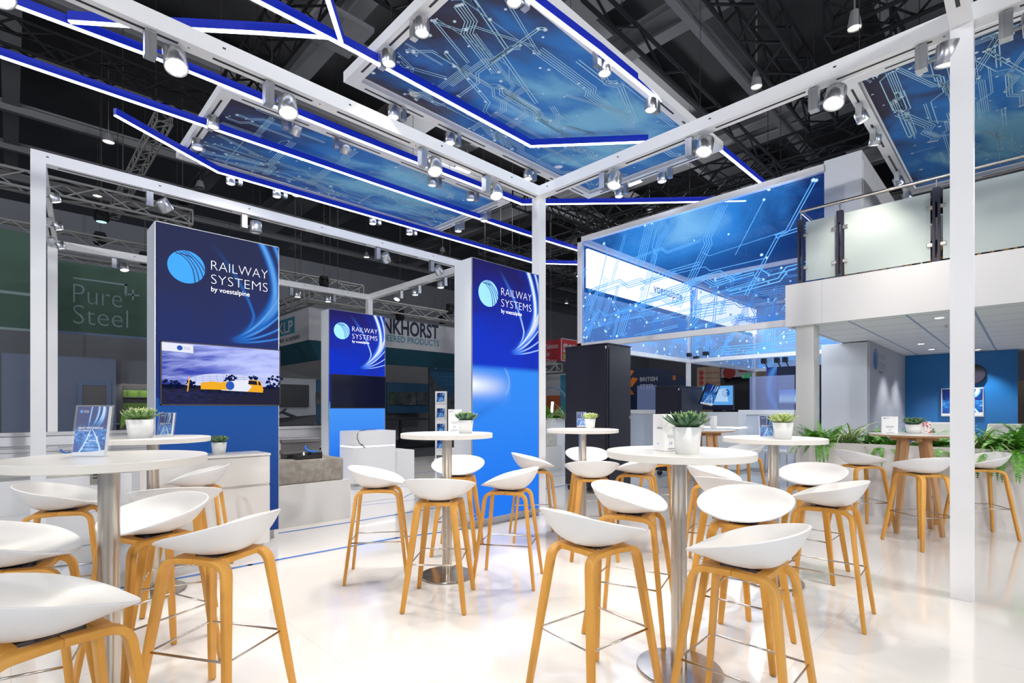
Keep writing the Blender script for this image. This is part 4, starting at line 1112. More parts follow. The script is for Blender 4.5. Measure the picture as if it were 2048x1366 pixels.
# chairs and tables upstairs
def deck_chair(label, x, y, rz, z0=2.97):
    c = thing('shell_chair', label, 'chair', (x, y, z0), rz, 'shell chairs on the upper deck')
    rs = []
    for i in range(9):
        q = i / 8; z_ = .44 + .38 * q ** 1.5; r = .20 + .07 * q
        rs.append([(r * math.cos(a), r * math.sin(a) * .95 + .02, z_ - (.12 * q if math.sin(a) > .2 else 0)) for a in [2 * PI * j / 24 for j in range(24)]])
    MB().rings(rs, 0, True, False).add([(0, 0, .435)] + rs[0], [(0, 1 + j, 1 + (j + 1) % 24) for j in range(24)], 0, True).build('seat', 'shell', c)
    for sx in (-1, 1):
        for sy in (-1, 1): MB().cyl((sx * .12, sy * .12, .44), (sx * .24, sy * .22, 0), .019, .013, 8).build('leg', 'oak', c)
    MB().bar((-.18, -.16, .22), (.18, .16, .22), .02, .02).build('stretcher', 'oak', c)
for px, dx, rz, lab in ((1654, .55, .4, 'behind the first narrow glass pane'), (1728, .42, 1.2, 'behind the wide glass pane, railing corner side'), (1812, .50, -.5, 'behind the wide glass pane, by its far post'), (1925, .6, .9, 'beside the wide white post, behind glass'), (2010, .7, 2.0, 'behind the glass pane at the picture edge')):
    q = WX(px, RX + dx); deck_chair('white shell chair on the upper deck ' + lab, q.x, q.y, rz)
q = WX(1840, RX + 1.2)
t = thing('deck_table', 'white round table on the upper deck behind the frosted glass', 'table', (q.x, q.y, 2.97))
MB().lathe([(0, .74), (.40, .74), (.40, .71), (0, .71)], 32).build('tabletop', 'laminate', t); MB().cyl((0, 0, 0), (0, 0, .71), .03, None, 12).build('column', 'steel', t); MB().lathe([(.2, 0), (.2, .015), (0, .02)], 24).build('base_plate', 'steel', t)

# ================================================================ PLANTER
PX0, PX1, PYL, PH = 7.48, 7.70, 2.03, .87
t = thing('planter', 'long marbled stone planter box in front of the deck column', 'planter', (PX0, 0, 0))
for a, b_ in ((PYL, .62), (.617, -2.2), (-2.203, -5)):
    MB().box(0, .03, b_, a, 0, PH).box(.55, .58, b_, a, 0, PH).box(.03, .55, b_, b_ + .03, 0, PH).box(.03, .55, a - .03, a, 0, PH).build('side_panel', 'marble', t)
MB().box(.03, .55, -4.9, PYL - .04, PH - .1, PH - .05).build('soil', 'soil', t)
def frond(mb, base, az, L, el0, droop, w, leaflets=True, rnd=random, mi=0, strip=0):
    d = Vector((math.cos(az), math.sin(az), 0)); s = Vector((-d.y, d.x, 0)); p = Vector(base); el = el0; N = 24 if leaflets else 14; pts = []
    for i in range(N + 1):
        pts.append((p.copy(), el)); p += (d * math.cos(el) + Vector((0, 0, math.sin(el)))) * L / N; el -= droop / N
    if leaflets:
        for i in range(1, N):
            q, e = pts[i]; t_ = i / N; ww = w * (1 - t_) ** .7 * min(1, t_ * 5 + .3); fw = (d * math.cos(e) + Vector((0, 0, math.sin(e)))); up = fw.cross(s) * -1
            for sg in (-1, 1):
                tip = q + s * sg * ww + fw * ww * .45 + up * rnd.uniform(-.01, .006) - Vector((0, 0, ww * .25))
                mb.add([q - fw * L / N * .42, q + fw * L / N * .42, tip + fw * .004, tip - fw * .006], [(0, 1, 2, 3)], mi)
        for (a, _), (b_, _) in zip(pts, pts[1:]): mb.quad(a - s * .0015, b_ - s * .0015, b_ + s * .0015, a + s * .0015, mi)
    else:
        for i in range(N):
            (a, ea), (b_, eb) = pts[i], pts[i + 1]
            wa = w * math.sin(PI * min(.97, .15 + i / N * .85)) ; wb = w * math.sin(PI * min(.985, .15 + (i + 1) / N * .85))
            lf = Vector((0, 0, .25))
            for (k0, k1, m_) in ((-1, -.45, 1), (-.45, .45, 0), (.45, 1, 1)):
                mb.quad(a + s * wa * k0 + Vector((0, 0, abs(k0) * wa * .4)), b_ + s * wb * k0 + Vector((0, 0, abs(k0) * wb * .4)), b_ + s * wb * k1 + Vector((0, 0, abs(k1) * wb * .4)), a + s * wa * k1 + Vector((0, 0, abs(k1) * wa * .4)), m_)
def fern(label, x, y, z, sc, seed, n=46, front=0):
    rnd = random.Random(seed); t = thing('fern', label, 'plant', (x, y, z), 0, 'ferns in the planters')
    mb = MB()
    for i in range(int(n * 1.9)): frond(mb, (rnd.uniform(-.07, .07), rnd.uniform(-.16, .16), 0), rnd.uniform(0, 2 * PI), sc * rnd.uniform(.26, .50), math.radians(rnd.uniform(30, 88)), math.radians(rnd.uniform(50, 135)), .055 * sc, True, rnd)
    for i in range(front): frond(mb, (-.12, rnd.uniform(-.15, .15), 0), PI + rnd.uniform(-.6, .6), sc * rnd.uniform(.40, .55), math.radians(25), math.radians(130), .05 * sc, True, rnd)
    mb.build('fronds', 'fern_green', t); return t
def spider(label, x, y, z, sc, seed, n=44):
    rnd = random.Random(seed); t = thing('spider_plant', label, 'plant', (x, y, z), 0, 'spider plants in the planters')
    mb = MB()
    for i in range(n): frond(mb, (rnd.uniform(-.03, .03), rnd.uniform(-.04, .04), 0), rnd.uniform(0, 2 * PI), sc * rnd.uniform(.35, .68), math.radians(rnd.uniform(40, 85)), math.radians(rnd.uniform(70, 150)), .011, False, rnd)
    mb.build('leaves', ['spider_green', 'spider_edge'], t); return t
PC = PX0 + .26; PZ = PH - .05
fern('fern at the column end of the long planter', PC - .1, WX(1648, PC).y, PZ, .95, 1, 52, 4)
spider('spider plant with striped leaves beside the column end fern of the long planter', PC - .05, WX(1700, PC).y, PZ, .95, 2, 60)
fern('low fern behind the menu card of the oak table', PC, WX(1762, PC).y, PZ, .85, 3, 44, 4)
fern('fern between the oak table succulent and the wide white post', PC, WX(1872, PC).y, PZ, .95, 4, 46, 3)
spider('spider plant with striped leaves just past the wide white post', PC - .05, WX(1962, PC).y, PZ, .85, 5, 50)
fern('big fern hanging over the planter edge at the picture edge', PC - .08, WX(2022, PC).y, PZ, 1.05, 6, 60, 10)
fern('fern of the long planter cut by the picture edge', PC, WX(2085, PC).y, PZ, 1.1, 7, 50, 6)
# small planter far behind the corner post
t = thing('planter', 'small grooved white planter behind the corner post', 'planter', (9.2, 8.0, 0))
MB().box(0, .5, 0, 3.2, 0, 1.08).build('box', 'white_paint', t)
fern('fern in the small planter behind the corner post', 9.45, WX(1102, 9.45).y, 1.06, 1.1, 11, 40)
spider('grassy plant in the small planter next to the tall black cabinet', 9.45, WX(1128, 9.45).y, 1.06, 1.0, 12, 40)

# ================================================================ UNDER THE DECK
def lounge(label, px, X, rz):
    q = WX(px, X)
    c = thing('lounge_chair', label, 'chair', (q.x, q.y, 0), rz, 'white chairs under the deck')
    MB().hexa([(-.24, .20, .56), (.24, .20, .56), (.24, .24, .56), (-.24, .24, .56), (-.22, .30, 1.12), (.22, .30, 1.12), (.22, .33, 1.12), (-.22, .33, 1.12)]).build('backrest', 'cabinet_white', c, bev=.012)
    MB().box(-.25, .25, -.25, .22, .53, .58).build('seat', 'cabinet_white', c, bev=.012)
    for sx in (-1, 1):
        for sy in (-1, 1): MB().cyl((sx * .2, sy * .19, .53), (sx * .22, sy * .22, 0), .012, None, 8).build('leg', 'wire', c)
lounge('white chair under the deck with back behind the oak table succulent', 1853, 9.2, heading(205))
lounge('white wide backed chair under the deck just past the wide white post', 1972, 8.9, heading(185))
lounge('white chair with chrome legs behind the deck column', 1566, 9.6, heading(150))
# wall things
t = thing('brand_logo', 'blue sphere brand logo on the grey wall under the deck', 'logo', (10.70, 1.868, 2.17))
mb = MB(); brand(mb, (0, 0, 0), (1, 0, 0), V_, .185, .235, 1.25); mb.build('sign', ['ink_blue', 'ink', 'wall_grey'], t)
yq0, yq1 = WX(1882, 13.66).y, WX(1968, 13.66).y
t = thing('wall_picture', 'framed blue track picture on the blue wall under the deck', 'picture', (13.69, yq0, 0))
z0, z1 = HZ(WX(1925, 13.66), 833), HZ(WX(1925, 13.66), 776)
MB().box(-.03, 0, yq1 - yq0, 0, z0, z1).build('frame', 'alu', t, bev=.004)
poster_mat('wall_picture_print', yq0 - yq1 - .04, z1 - z0 - .04)
plane_obj('print', 'wall_picture_print', t, (-.031, -.02, z0 + .02), U_, V_, yq0 - yq1 - .04, z1 - z0 - .04)
q = WX(1944, 13.6); t = thing('round_panel', 'black round panel on the blue wall, partly behind the wide white post', 'panel', (13.695, q.y, HZ(q, 748)))
MB().cyl((0, 0, 0), (-.08, 0, 0), .20, None, 40).build('disc', 'black', t, bev=.006); MB().cyl((-.08, 0, 0), (-.083, 0, 0), .185, None, 40).build('face', 'black_metal', t)
# ================================================================ SPOTLIGHTS
def _spot_meshes():
    d = {}
    o = MB().cyl((0, 0, .012), (0, 0, -.012), .02, None, 12).box(-.03, .03, -.012, .012, -.004, .006).build('adapter', 'black'); d['adapter'] = o.data; bpy.data.objects.remove(o)
    o = MB().box(-.034, .034, -.036, .036, -.185, -.012).cyl((.03, 0, -.14), (.075, 0, -.14), .012, None, 10).build('driver_box', 'alu', bev=.004); d['driver_box'] = o.data; bpy.data.objects.remove(o)
    o = MB().lathe([(0, .075), (.066, .075), (.074, .068), (.076, -.065), (.072, -.07), (.066, -.066), (.064, -.058), (0, -.058)], 32).build('lamp_head', 'alu'); d['lamp_head'] = o.data; bpy.data.objects.remove(o)
    o = MB().disc((0, 0, -.0595), (1, 0, 0), (0, 1, 0), .062, None, 32).build('lens', 'lens'); d['lens'] = o.data; bpy.data.objects.remove(o)
    o = MB().disc((0, 0, -.0595), (1, 0, 0), (0, 1, 0), .062, None, 32).build('lens', 'lens_small'); d['lens_small'] = o.data; bpy.data.objects.remove(o)
    return d
M['lens_small'] = mat('lens_small', (1, 1, 1), .3, emit=(1, .96, .9), es=7)
SM = _spot_meshes()
def part(name, mesh, parent):
    o = bpy.data.objects.new(name, mesh); COL.objects.link(o); o.parent = parent; return o
def spot(label, p, ang, target, group, sc=1.0, power=0, angle=75, on=True, lens='lens'):
    "ang: heading of the side on which the lamp head hangs"
    t = thing('spotlight', label, 'spotlight', p, ang, group); t.scale = (sc,) * 3
    part('adapter', SM['adapter'], t); part('driver_box', SM['driver_box'], t)
    h = part('lamp_head', SM['lamp_head'], t); h.location = (.148, 0, -.135)
    hp = Vector(p) + Matrix.Rotation(ang, 3, 'Z') @ Vector((.148, 0, -.135)) * sc
    d = (Vector(target) - hp).normalized() if target is not None else Vector((0, 0, -1))
    q = (-d).to_track_quat('Z', 'Y'); rot = Matrix.Rotation(-ang, 4, 'Z') @ q.to_matrix().to_4x4()
    h.rotation_euler = rot.to_euler()
    if on: part('lens', SM[lens], h)
    if power:
        l = bpy.data.lights.new('spot_beam', 'SPOT'); l.energy = power; l.color = SPOT_C; l.spot_size = math.radians(angle); l.spot_blend = .7; l.shadow_soft_size = .03
        lo = bpy.data.objects.new('spot_beam', l); COL.objects.link(lo); lo.parent = h; lo.location = (0, 0, -.075)
    return t
ORD = ['first', 'second', 'third', 'fourth', 'fifth', 'sixth']
AY = YC + h2
gA = 'spotlights on the long front beam'
for k, (px, tg) in enumerate(((972, (3.6, 3.0, 0)), (845, (2.6, 3.0, 0)), (537, (1.6, 3.0, 0)), (300, (.9, 2.6, 0)))):
    spot('big silver spotlight under the long front beam, %s from the corner post' % ORD[k], (WY(px, AY, H0).x, AY, H0), 0, tg, gA, 1, SPOT_W)
gB = 'spotlights on the beam towards the wide white post'
BX = XC + h2
for k, (px, tg) in enumerate(((1207, (3.6, 3.2, 0)), (1380, (3.3, 2.2, 0)), (1628, (3.2, 1.4, 0)), (1843, (5.6, .9, 0)))):
    spot('big silver spotlight under the beam to the wide white post, %s from the corner post' % ORD[k], (BX, WX(px, BX, H0).y, H0), -PI / 2, tg, gB, 1, SPOT_W)
spot('big silver spotlight just past the wide white post under the same beam', (BX, WX(2012, BX, H0).y, H0), -PI / 2, (5.4, -.4, 0), gB, 1, SPOT_W)
# the same frame runs on above and beside the camera; its lamps light the front tables
for k, (q, a, tg) in enumerate((((3.2, YR + h2, H0), PI, (2.6, 1.2, 0)), ((1.8, YR + h2, H0), PI, (1.6, 1.4, 0)), ((-.2, AY, H0), 0, (.2, 2.4, 0)), ((BX, -1.2, H0), -PI / 2, (4.9, -1.2, 0)))):
    spot('spotlight of the big frame %s' % ('above the front tables', 'over the seats before table 19', 'beyond the picture edge by the brochure stand table', 'beyond the wide white post')[k], q, a, tg, 'spotlights of the big frame outside the view', 1, SPOT_W)
gL = 'spotlights on the smaller frame'
LY = FY0 + h2
for k, (px, tg, on) in enumerate(((863, (7.6, 8.3, 2.0), 0), (755, (6.2, 8.5, 1.6), 0), (488, None, 0), (299, (3.2, 8.2, 1.6), 0))):
    spot('silver spotlight under the front beam of the smaller frame, %s from the bright blue tower' % ORD[k], (WY(px, LY, H0).x, LY, H0), 0, tg, gL, 1, 60, 80, on=False)
for k, f_ in enumerate((.22, .55, .84)):
    q = Vector((FX0 + h2, FY0, H0)).lerp(Vector((FBX + h2, FY1, H0)), f_)
    spot('silver spotlight on the side beam behind the picture edge post, %s from the front' % ORD[k], q, 0, q + Vector((1.2, .2, -3)), gL, .72, 60 if k == 1 else 0, 90, lens='lens_small')
RXL = FX1 + h2
for k, px in enumerate((876, 824, 788)):
    spot('silver spotlight under the receding beam behind the bright blue tower, %s from that tower' % ORD[k], (RXL, WX(px + 14, RXL, H0).y, H0), PI / 2, None if k < 2 else (5.4, 9.6, 2.2), gL, .95, (110, 90, 0)[k], 85, lens='lens_small')
RY = FY1 + h2
for k, (px, tg) in enumerate(((668, None), (582, None), (228, (1.6, 10.6, 1.6)))):
    x_ = WY(px, RY, H0).x
    spot('silver spotlight under the rear beam of the smaller frame, %s from the rear corner' % ORD[k], (x_, RY, H0), PI if k == 0 else 0, tg, gL, .95, (110, 110, 60)[k], 85, lens='lens_small')
# small lamps on the canopies
def can(lab, px, ax, val, ang, ref, group, k, power=0, tilt=None):
    p = (WY(px, val, NH) if ax == 'y' else WX(px, val, NH)); p = Vector((p.x, p.y, NH))
    spot('small spotlight under the %s, %s from %s' % (lab, ORD[k], ref), p, ang, None if tilt is None else p + Vector(tilt), group, .78, power, 85, lens='lens_small')
g = 'small spotlights under the large canopy'
for k, px in enumerate((1068, 916, 806)): can('large canopy edge by the front beam', px, 'y', 4.655, PI, 'the corner post', g, k, 110 if k < 2 else 60)
for k, px in enumerate((764, 828)): can('large canopy short edge crossing a blue line', px, 'x', 2.375, -PI / 2 if k else -PI / 2, 'the beam', g, k, 110)
for k, px in enumerate((1313, 1194, 1050)): can('large canopy edge with the blue line', px, 'y', 2.705, PI if k != 1 else 0, 'the print cube', g, k, 60)
for k, px in enumerate((1252, 1340)): can('large canopy short edge near the cube', px, 'x', 6.215, PI / 2, 'its corner', g, k, 60)
g = 'small spotlights under the canopy above the dark tower'
for k, px in enumerate((953, 878, 672, 570)): can('dark tower canopy front edge', px, 'y', 5.705, PI if k < 2 else 0, 'the corner post', g, k, (60, 60, 170, 170)[k], tilt=((0, .3, -3), (0, .3, -3), (.6, 2.4, -3.8), (-.2, 2.6, -3.4))[k])
for k, px in enumerate((830, 758, 570, 480)): can('dark tower canopy rear edge', px, 'y', 7.575, PI, 'the bright blue tower', g, k, 0)
for k, px in enumerate((390, 420)): can('dark tower canopy far short edge', px, 'x', 1.555, -PI / 2, 'its corner', g, k, 0)
for k, px in enumerate((978, 925)): can('dark tower canopy end by the post', px, 'x', 5.465, PI / 2, 'its corner', g, k, 0)
g = 'small spotlights under the balcony canopy'
for k, px in enumerate((1718, 1746, 1794, 1812)): can('balcony canopy long edge', px, 'y', 1.245, 0, 'the wide beam', g, k, (90, 90, 90, 0)[k], tilt=(.5, .3 if k == 1 else -.5, -1.6))
# downlights under the deck
for k, (px, py) in enumerate(((1879, 636), (1842, 688), (1863, 699), (1955, 699.5))):
    q = W(px, py, DZ0 + .012)
    t = thing('downlight', 'small round downlight in the deck ceiling, ' + ('brightest one beside the wide white post', 'first of a pair above the oak table', 'second of a pair above the oak table', 'the one washing the blue wall')[k], 'downlight', q, 0, 'downlights in the deck ceiling')
    MB().lathe([(.045, .0), (.06, -.004), (.06, .004), (.045, .004)], 24).build('ring', 'white_metal', t); MB().disc((0, 0, .0), (1, 0, 0), (0, 1, 0), .044).build('lens', 'lens', t)
    l = bpy.data.lights.new('downlight_beam', 'SPOT'); l.energy = 130 if k == 3 else 85; l.color = (1, .97, .93); l.spot_size = math.radians(95); l.spot_blend = .6; l.shadow_soft_size = .04
    lo = bpy.data.objects.new('downlight_beam', l); COL.objects.link(lo); lo.parent = t; lo.location = (0, 0, -.02)
for k, (px, py) in enumerate(((1893, 650), (1950, 697))):
    q = W(px, py, DZ0 + .012); t = thing('sprinkler', 'tiny sprinkler head in the deck ceiling, ' + ('beside the bright downlight', 'above the blue wall'), 'sprinkler', q) if False else thing('sprinkler', 'tiny sprinkler head in the deck ceiling ' + ('beside the bright downlight', 'above the blue wall')[k], 'sprinkler', q)
    MB().cyl((0, 0, 0), (0, 0, -.03), .008, None, 8).lathe([(.0, -.034), (.02, -.032), (.0, -.03)], 12).build('nozzle', 'steel', t)

# ================================================================ TRUSSES AND HALL LAMPS
def truss(label, p, q, s=.30, mt='truss_black', r=.026, step=.5, flat=False):
    p, q = Vector(p), Vector(q); d = (q - p); L = d.length; d.normalize(); side = d.cross(Vector((0, 0, 1))).normalized() * s / 2; up = Vector((0, 0, s / 2))
    t = thing('lattice_truss', label, 'truss', p); mb = MB(); o = Vector((0, 0, 0)); e = q - p
    cs = [-side - up, side - up, side + up, -side + up] if not flat else [-up, up]
    for c in cs: mb.cyl(o + c, e + c, r, None, 8)
    mb.build('chord', mt, t)
    lb = MB(); n = max(2, int(L / step))
    for i, c in enumerate(cs):
        c2 = cs[(i + 1) % len(cs)]
        if flat and i: break
        for k in range(n):
            a, b_ = d * (L * k / n), d * (L * (k + 1) / n)
            lb.bar(a + (c if k % 2 else c2), b_ + (c2 if k % 2 else c), r * .9)
        lb.bar(c, c2, r); lb.bar(e + c, e + c2, r)
    lb.build('lacing', mt, t)
    if p.z > 2.5:
        for f_ in (.12, .88): MB().cyl(d * L * f_ + up, d * L * f_ + Vector((0, 0, 11.62 - p.z)), .008, None, 6).build('hanging_cable', 'dark_metal', t)
    return t
truss('pale aluminium truss ending above the dark tower', (-7, 12.65, 5.38), (2.76, 12.65, 5.38), .30, 'truss_alu')
truss('pale truss high behind the green sign, upper one', (-9, 16.9, 5.55), (9, 16.9, 5.55), .34, 'truss_alu')
truss('pale truss carrying the green sign, lower one', (-9, 16.75, 4.98), (5, 16.75, 4.98), .22, 'truss_alu', .02)
truss('pale truss along the top of the white fascia sign', (5.7, 13.7, 4.38), (13, 13.7, 4.38), .30, 'truss_alu')
truss('pale truss running back from the corner of the white fascia sign', (5.85, 13.9, 4.38), (5.85, 22, 4.38), .30, 'truss_alu')
truss('heavy black truss high above the wide white post beam', (6.2, 2.8, 7.0), (11.2, 2.8, 7.0), .48, 'truss_black', .032)
truss('thin black ladder truss beyond the large canopy', (5.0, 3.85, 6.5), (12.2, 3.85, 6.5), .34, 'truss_black', .03, .6, True)
truss('black cross truss behind the beam to the wide white post', (12.3, 1.4, 7.0), (12.3, 9.5, 7.0), .5, 'truss_black', .03)
truss('black truss above the white housing on the deck', (8.7, 2.1, 7.0), (8.7, -6, 7.0), .5, 'truss_black', .03)
truss('short black truss with a lamp above the balcony canopy', (8.9, 1.6, 6.8), (12.4, 1.4, 6.8), .45, 'truss_black', .03)
truss('black truss above the top edge of the print cube', (13.6, 3, 7.0), (13.6, 14, 7.0), .5, 'truss_black', .03)
truss('second black truss farther behind the print cube', (16.5, 3, 6.8), (16.5, 16, 6.8), .5, 'truss_black', .03)
truss('black truss crossing behind the corner post', (9.5, 9.4, 6.9), (18.5, 9.4, 6.9), .45, 'truss_black', .03)
truss('black truss beyond the thin blue light lines', (11, 12.5, 6.6), (22, 12.5, 6.6), .45, 'truss_black', .03)
truss('black truss high above the smaller frame', (-4, 11.0, 7.0), (4.6, 11.0, 7.0), .45, 'truss_black', .03)
truss('grey truss running away above the dark tower canopy', (2.1, 11.6, 6.9), (2.1, 18.5, 6.9), .24, 'truss_alu', .02, .35)
truss('black pipe truss crossing above the long front beam', (-1, 6.4, 7.4), (6, 6.4, 7.4), .4, 'truss_black', .03)
truss('black truss over the top of the large canopy', (3.4, 2.6, 8.0), (3.4, 12, 8.0), .5, 'truss_black', .03)
def moving_head(label, p, on=False):
    t = thing('stage_lamp', label, 'stage lamp', p); t.scale = (.8,) * 3; MB().box(-.13, .13, -.1, .1, -.12, 0).build('base', 'truss_black', t, bev=.01)
    for s in (-1, 1): MB().box(s * .15 - .02, s * .15 + .02, -.05, .05, -.36, -.06).build('yoke', 'truss_black', t, bev=.008)
    MB().cyl((0, 0, 0), (0, 0, (11.62 - p.z) / .8), .008, None, 6).build('hanging_cable', 'dark_metal', t)
    h = MB().lathe([(0, -.12), (.09, -.13), (.13, -.22), (.15, -.40), (.12, -.41), (0, -.40)], 20).build('head', 'truss_black', t)
    if on: MB().disc((0, 0, -.412), (1, 0, 0), (0, 1, 0), .12).build('lens', 'stage_lens', h)
M['stage_lens'] = mat('stage_lens', (1, 1, 1), .3, emit=(.5, .8, 1), es=1.2)
moving_head('black stage lamp with cold blue light hanging over the green sign', WD(203, 11.2, 0) + Vector((0, 0, 1.3 + (818 - 414) / F * 11.2)), True)
for k, (px, py, d) in enumerate(((200, 480, 13.4), (520, 588, 15), (648, 566, 15.5), (660, 592, 14.6), (800, 632, 15.8), (900, 620, 17), (800, 632, 20), (885, 640, 18), (290, 520, 13.3), (365, 395, 10.9))):
    if k == 6: continue
    lab = ['over the green sign', 'behind the dark tower shoulder', 'high on the fascia sign truss', 'on the fascia truss next to the middle tower', 'on the fascia truss past the middle tower', 'on the fascia truss close to the bright blue tower', '', 'low on the fascia truss near the bright blue tower', 'next to the dark tower edge', 'on the end of the pale truss'][k]
    moving_head('black stage lamp ' + lab, WD(px, d, 0) + Vector((0, 0, 1.3 + (818 - py) / F * d + .2)))
M['hall_lamp'] = mat('hall_lamp', (1, 1, 1), .3, emit=(1, .93, .75), es=9)
M['hall_lamp_off'] = mat('hall_lamp_off', (.25, .25, .25), .4)
gH = 'round lamps high under the hall roof'
for k, (px, py, on, lab) in enumerate(((217, 285, 1, 'between two roof girders over the small frame'), (195, 393, 1, 'just above the pale truss end'), (506, 465, 1, 'over the dark tower edge'), (829, 190, 1, 'shining through the large canopy by the front beam'), (1117, 335, 1, 'shining through the large canopy by the corner post'), (1709, 58, 1, 'in the truss above the wide white post beam'), (1513, 175, 1, 'beside the heavy black truss'), (1299, 425, 1, 'just over the print cube edge'), (1133, 607, 1, 'between corner post and print cube'), (593, 392, 1, 'on the rear edge of the dark tower canopy'), (733, 515, 1, 'between the two brand towers'), (1792, 205, 1, 'shining through the balcony canopy'), (400, 376, 0, 'switched off above the smaller frame'), (885, 505, 0, 'switched off over the bright blue tower'), (2005, 68, 0, 'switched off behind the balcony canopy'), (918, 547, 1, 'by the shoulder of the bright blue tower'), (1150, 530, 1, 'at the edge of the print cube'), (1152, 553, 1, 'under the lowest blue light line by the cube'))):
    z_ = 9.2 if k not in (5, 6, 14) else 6.6
    q = W(px, py, z_); t = thing('hall_lamp', 'round hall roof lamp ' + lab, 'lamp', q, 0, gH)
    r = .15 if z_ > 9 else .085
    MB().lathe([(r * .6, .25), (r * 1.05, .02), (r, 0), (r * .92, .02), (r * .5, .22)], 24).build('reflector', 'hall_lamp_off', t); MB().disc((0, 0, .03), (1, 0, 0), (0, 1, 0), r * .93).build('lens', 'hall_lamp' if on else 'hall_lamp_off', t)
    MB().cyl((0, 0, .2), (0, 0, 11.62 - z_), .012, None, 6).build('stem', 'hall_steel', t)

# fill lamps added round the stand to brighten its front faces and the neighbours
for k, (x, y, z_, pw, lab) in enumerate(((-9, -8, 5.6, 1.7, 'behind the visitor, aisle corner'), (-11, 3, 5.6, 1.3, 'over the aisle beside the stand'), (1.9, -12.4, 5.6, 1.4, 'over the aisle behind the stand'), (-4, -3, 6.5, .15, 'just behind the visitor'), (7, -11, 5.6, .8, 'over the aisle by the deck stairs'), (-6, 12, 9, .5, 'over the aisle by the green sign'), (10.4, 12.6, 9, .45, 'over the aisle by the white fascia sign'), (15, 9.5, 9, .4, 'over the stands beyond the print cube'))):
    t = thing('fill_lamp', 'hall roof floodlight ' + lab, 'lamp', (x, y, z_), 0, 'added fill lamps')
    MB().box(-.3, .3, -.3, .3, .02, .15).build('housing', 'hall_steel', t, bev=.01); MB().box(-.26, .26, -.26, .26, .0, .02).build('lens', 'hall_lamp', t); MB().cyl((0, 0, .15), (0, 0, 11.62 - z_), .02, None, 6).build('stem', 'hall_steel', t)
    l = bpy.data.lights.new('fill_beam', 'POINT'); l.energy = FILL_W * pw; l.color = (.95, .97, 1); l.shadow_soft_size = .4
    lo = bpy.data.objects.new('fill_beam', l); COL.objects.link(lo); lo.parent = t; lo.location = (0, 0, -.45)
# ================================================================ NEIGHBOURING STANDS
M['sign_green'] = m_noise('sign_green', (.040, .085, .065), (.050, .105, .075), .5, .7)
M['sign_text'] = mat('sign_text', (.20, .27, .29), .6)
M['stand_wall'] = mat('stand_wall', (.13, .16, .24), .6); M['stand_wall_grey'] = mat('stand_wall_grey', (.12, .13, .15), .6)
M['door_grey'] = mat('door_grey', (.115, .11, .115), .6); M['frame_blue'] = mat('frame_blue', (.10, .15, .26), .5)
def at(px, Y, py): q = WY(px, Y); return Vector((q.x, Y, HZ(q, py)))
# green sign
BY = 16.45
t = thing('hanging_sign', 'big green hanging sign with pale two line lettering', 'sign', (0, BY, 0))
a, b_ = at(92, BY, 523), at(312, BY, 540)
MB().box(a.x, b_.x, 0, .25, 3.2, 4.90).build('front_panel', 'sign_green', t)
MB().box(a.x, b_.x, -.004, 0, 3.14, 3.2).build('lower_trim', 'frame_blue', t)
mb = MB(); u = Vector((1, 0, 0))
def tl(s, px0, px1, py, cap=None, mt=0):
    p0, p1 = at(px0, BY, py), at(px1, BY, py); letter(mb, s, (p0.x, -.008, p0.z), u, V_, width=p1.x - p0.x, height=cap, mi=mt, bold=-.015)
tl('Pure', 146, 244, 605, .50); tl('Steel', 146, 256, 647, .50)
p0, p1 = at(146, BY, 554), at(254, BY, 561)
mb.box(p0.x, p1.x, -.008, -.002, p0.z - .04, p0.z); mb.box(p1.x - .05, p1.x, -.008, -.002, p0.z - .30, p0.z)
p0 = at(266, BY, 590); mb.box(p0.x - .14, p0.x + .14, -.008, -.002, p0.z - .02, p0.z + .02).box(p0.x - .02, p0.x + .02, -.008, -.002, p0.z - .14, p0.z + .14)
mb.build('lettering', 'sign_text', t)
BY2 = 14.3
t = thing('hanging_sign', 'green sign panel behind the post at the picture edge', 'sign', (0, BY2, 0))
a, b_ = at(-140, BY2, 460), at(66, BY2, 466)
MB().box(a.x, b_.x, 0, .2, 2.93, 4.88).build('front_panel', 'sign_green', t)
MB().box(a.x, b_.x, -.006, 0, 3.60, 3.66).box(a.x, b_.x, -.006, 0, 2.88, 2.93).build('stripe', 'sign_text', t)
# wall of that stand with door and niche
SY = 16.0
wx0, wx1, wx2 = at(3, SY, 708).x, at(232, SY, 708).x, at(330, SY, 708).x
t = thing('stand_wall', 'blue grey partition wall of the neighbour stand with a web address', 'partition', (wx0, SY, 0))
MB().box(0, wx1 - wx0, 0, .1, 0, 2.55).build('panel', 'stand_wall', t)
mb = MB(); letter(mb, 'saarstahlrail.fr', (at(43, SY, 770).x - wx0, -.004, HZ(at(80, SY, 768), 768)), u, V_, width=at(117, SY, 770).x - at(43, SY, 770).x, bold=.03); mb.build('lettering', 'frame_blue', t)
tag(MB().box(wx1 + .005, wx2 + 1.5, SY + .3, SY + .4, 0, 2.56).build('stand_wall', 'stand_wall_grey'), 'grey partition wall behind the dark tower edge', 'partition')
dx0, dx1 = at(155, SY, 763).x, at(222, SY, 763).x
t = thing('stand_door', 'grey door with blue frame in the neighbour stand wall', 'door', (dx0, SY, 0)); wd = dx1 - dx0
MB().box(0, .09, -.03, -.001, 0, 1.97).box(wd - .09, wd, -.03, -.001, 0, 1.97).box(.09, wd - .09, -.03, -.001, 1.88, 1.97).build('frame', 'frame_blue', t)
MB().box(.09, wd - .09, -.02, -.001, 0, 1.88).build('leaf', 'door_grey', t); MB().box(wd - .18, wd - .12, -.05, -.02, 1.0, 1.03).build('handle', 'steel', t)
nx0, nx1 = at(246, SY + .3, 767).x, at(316, SY + .3, 767).x
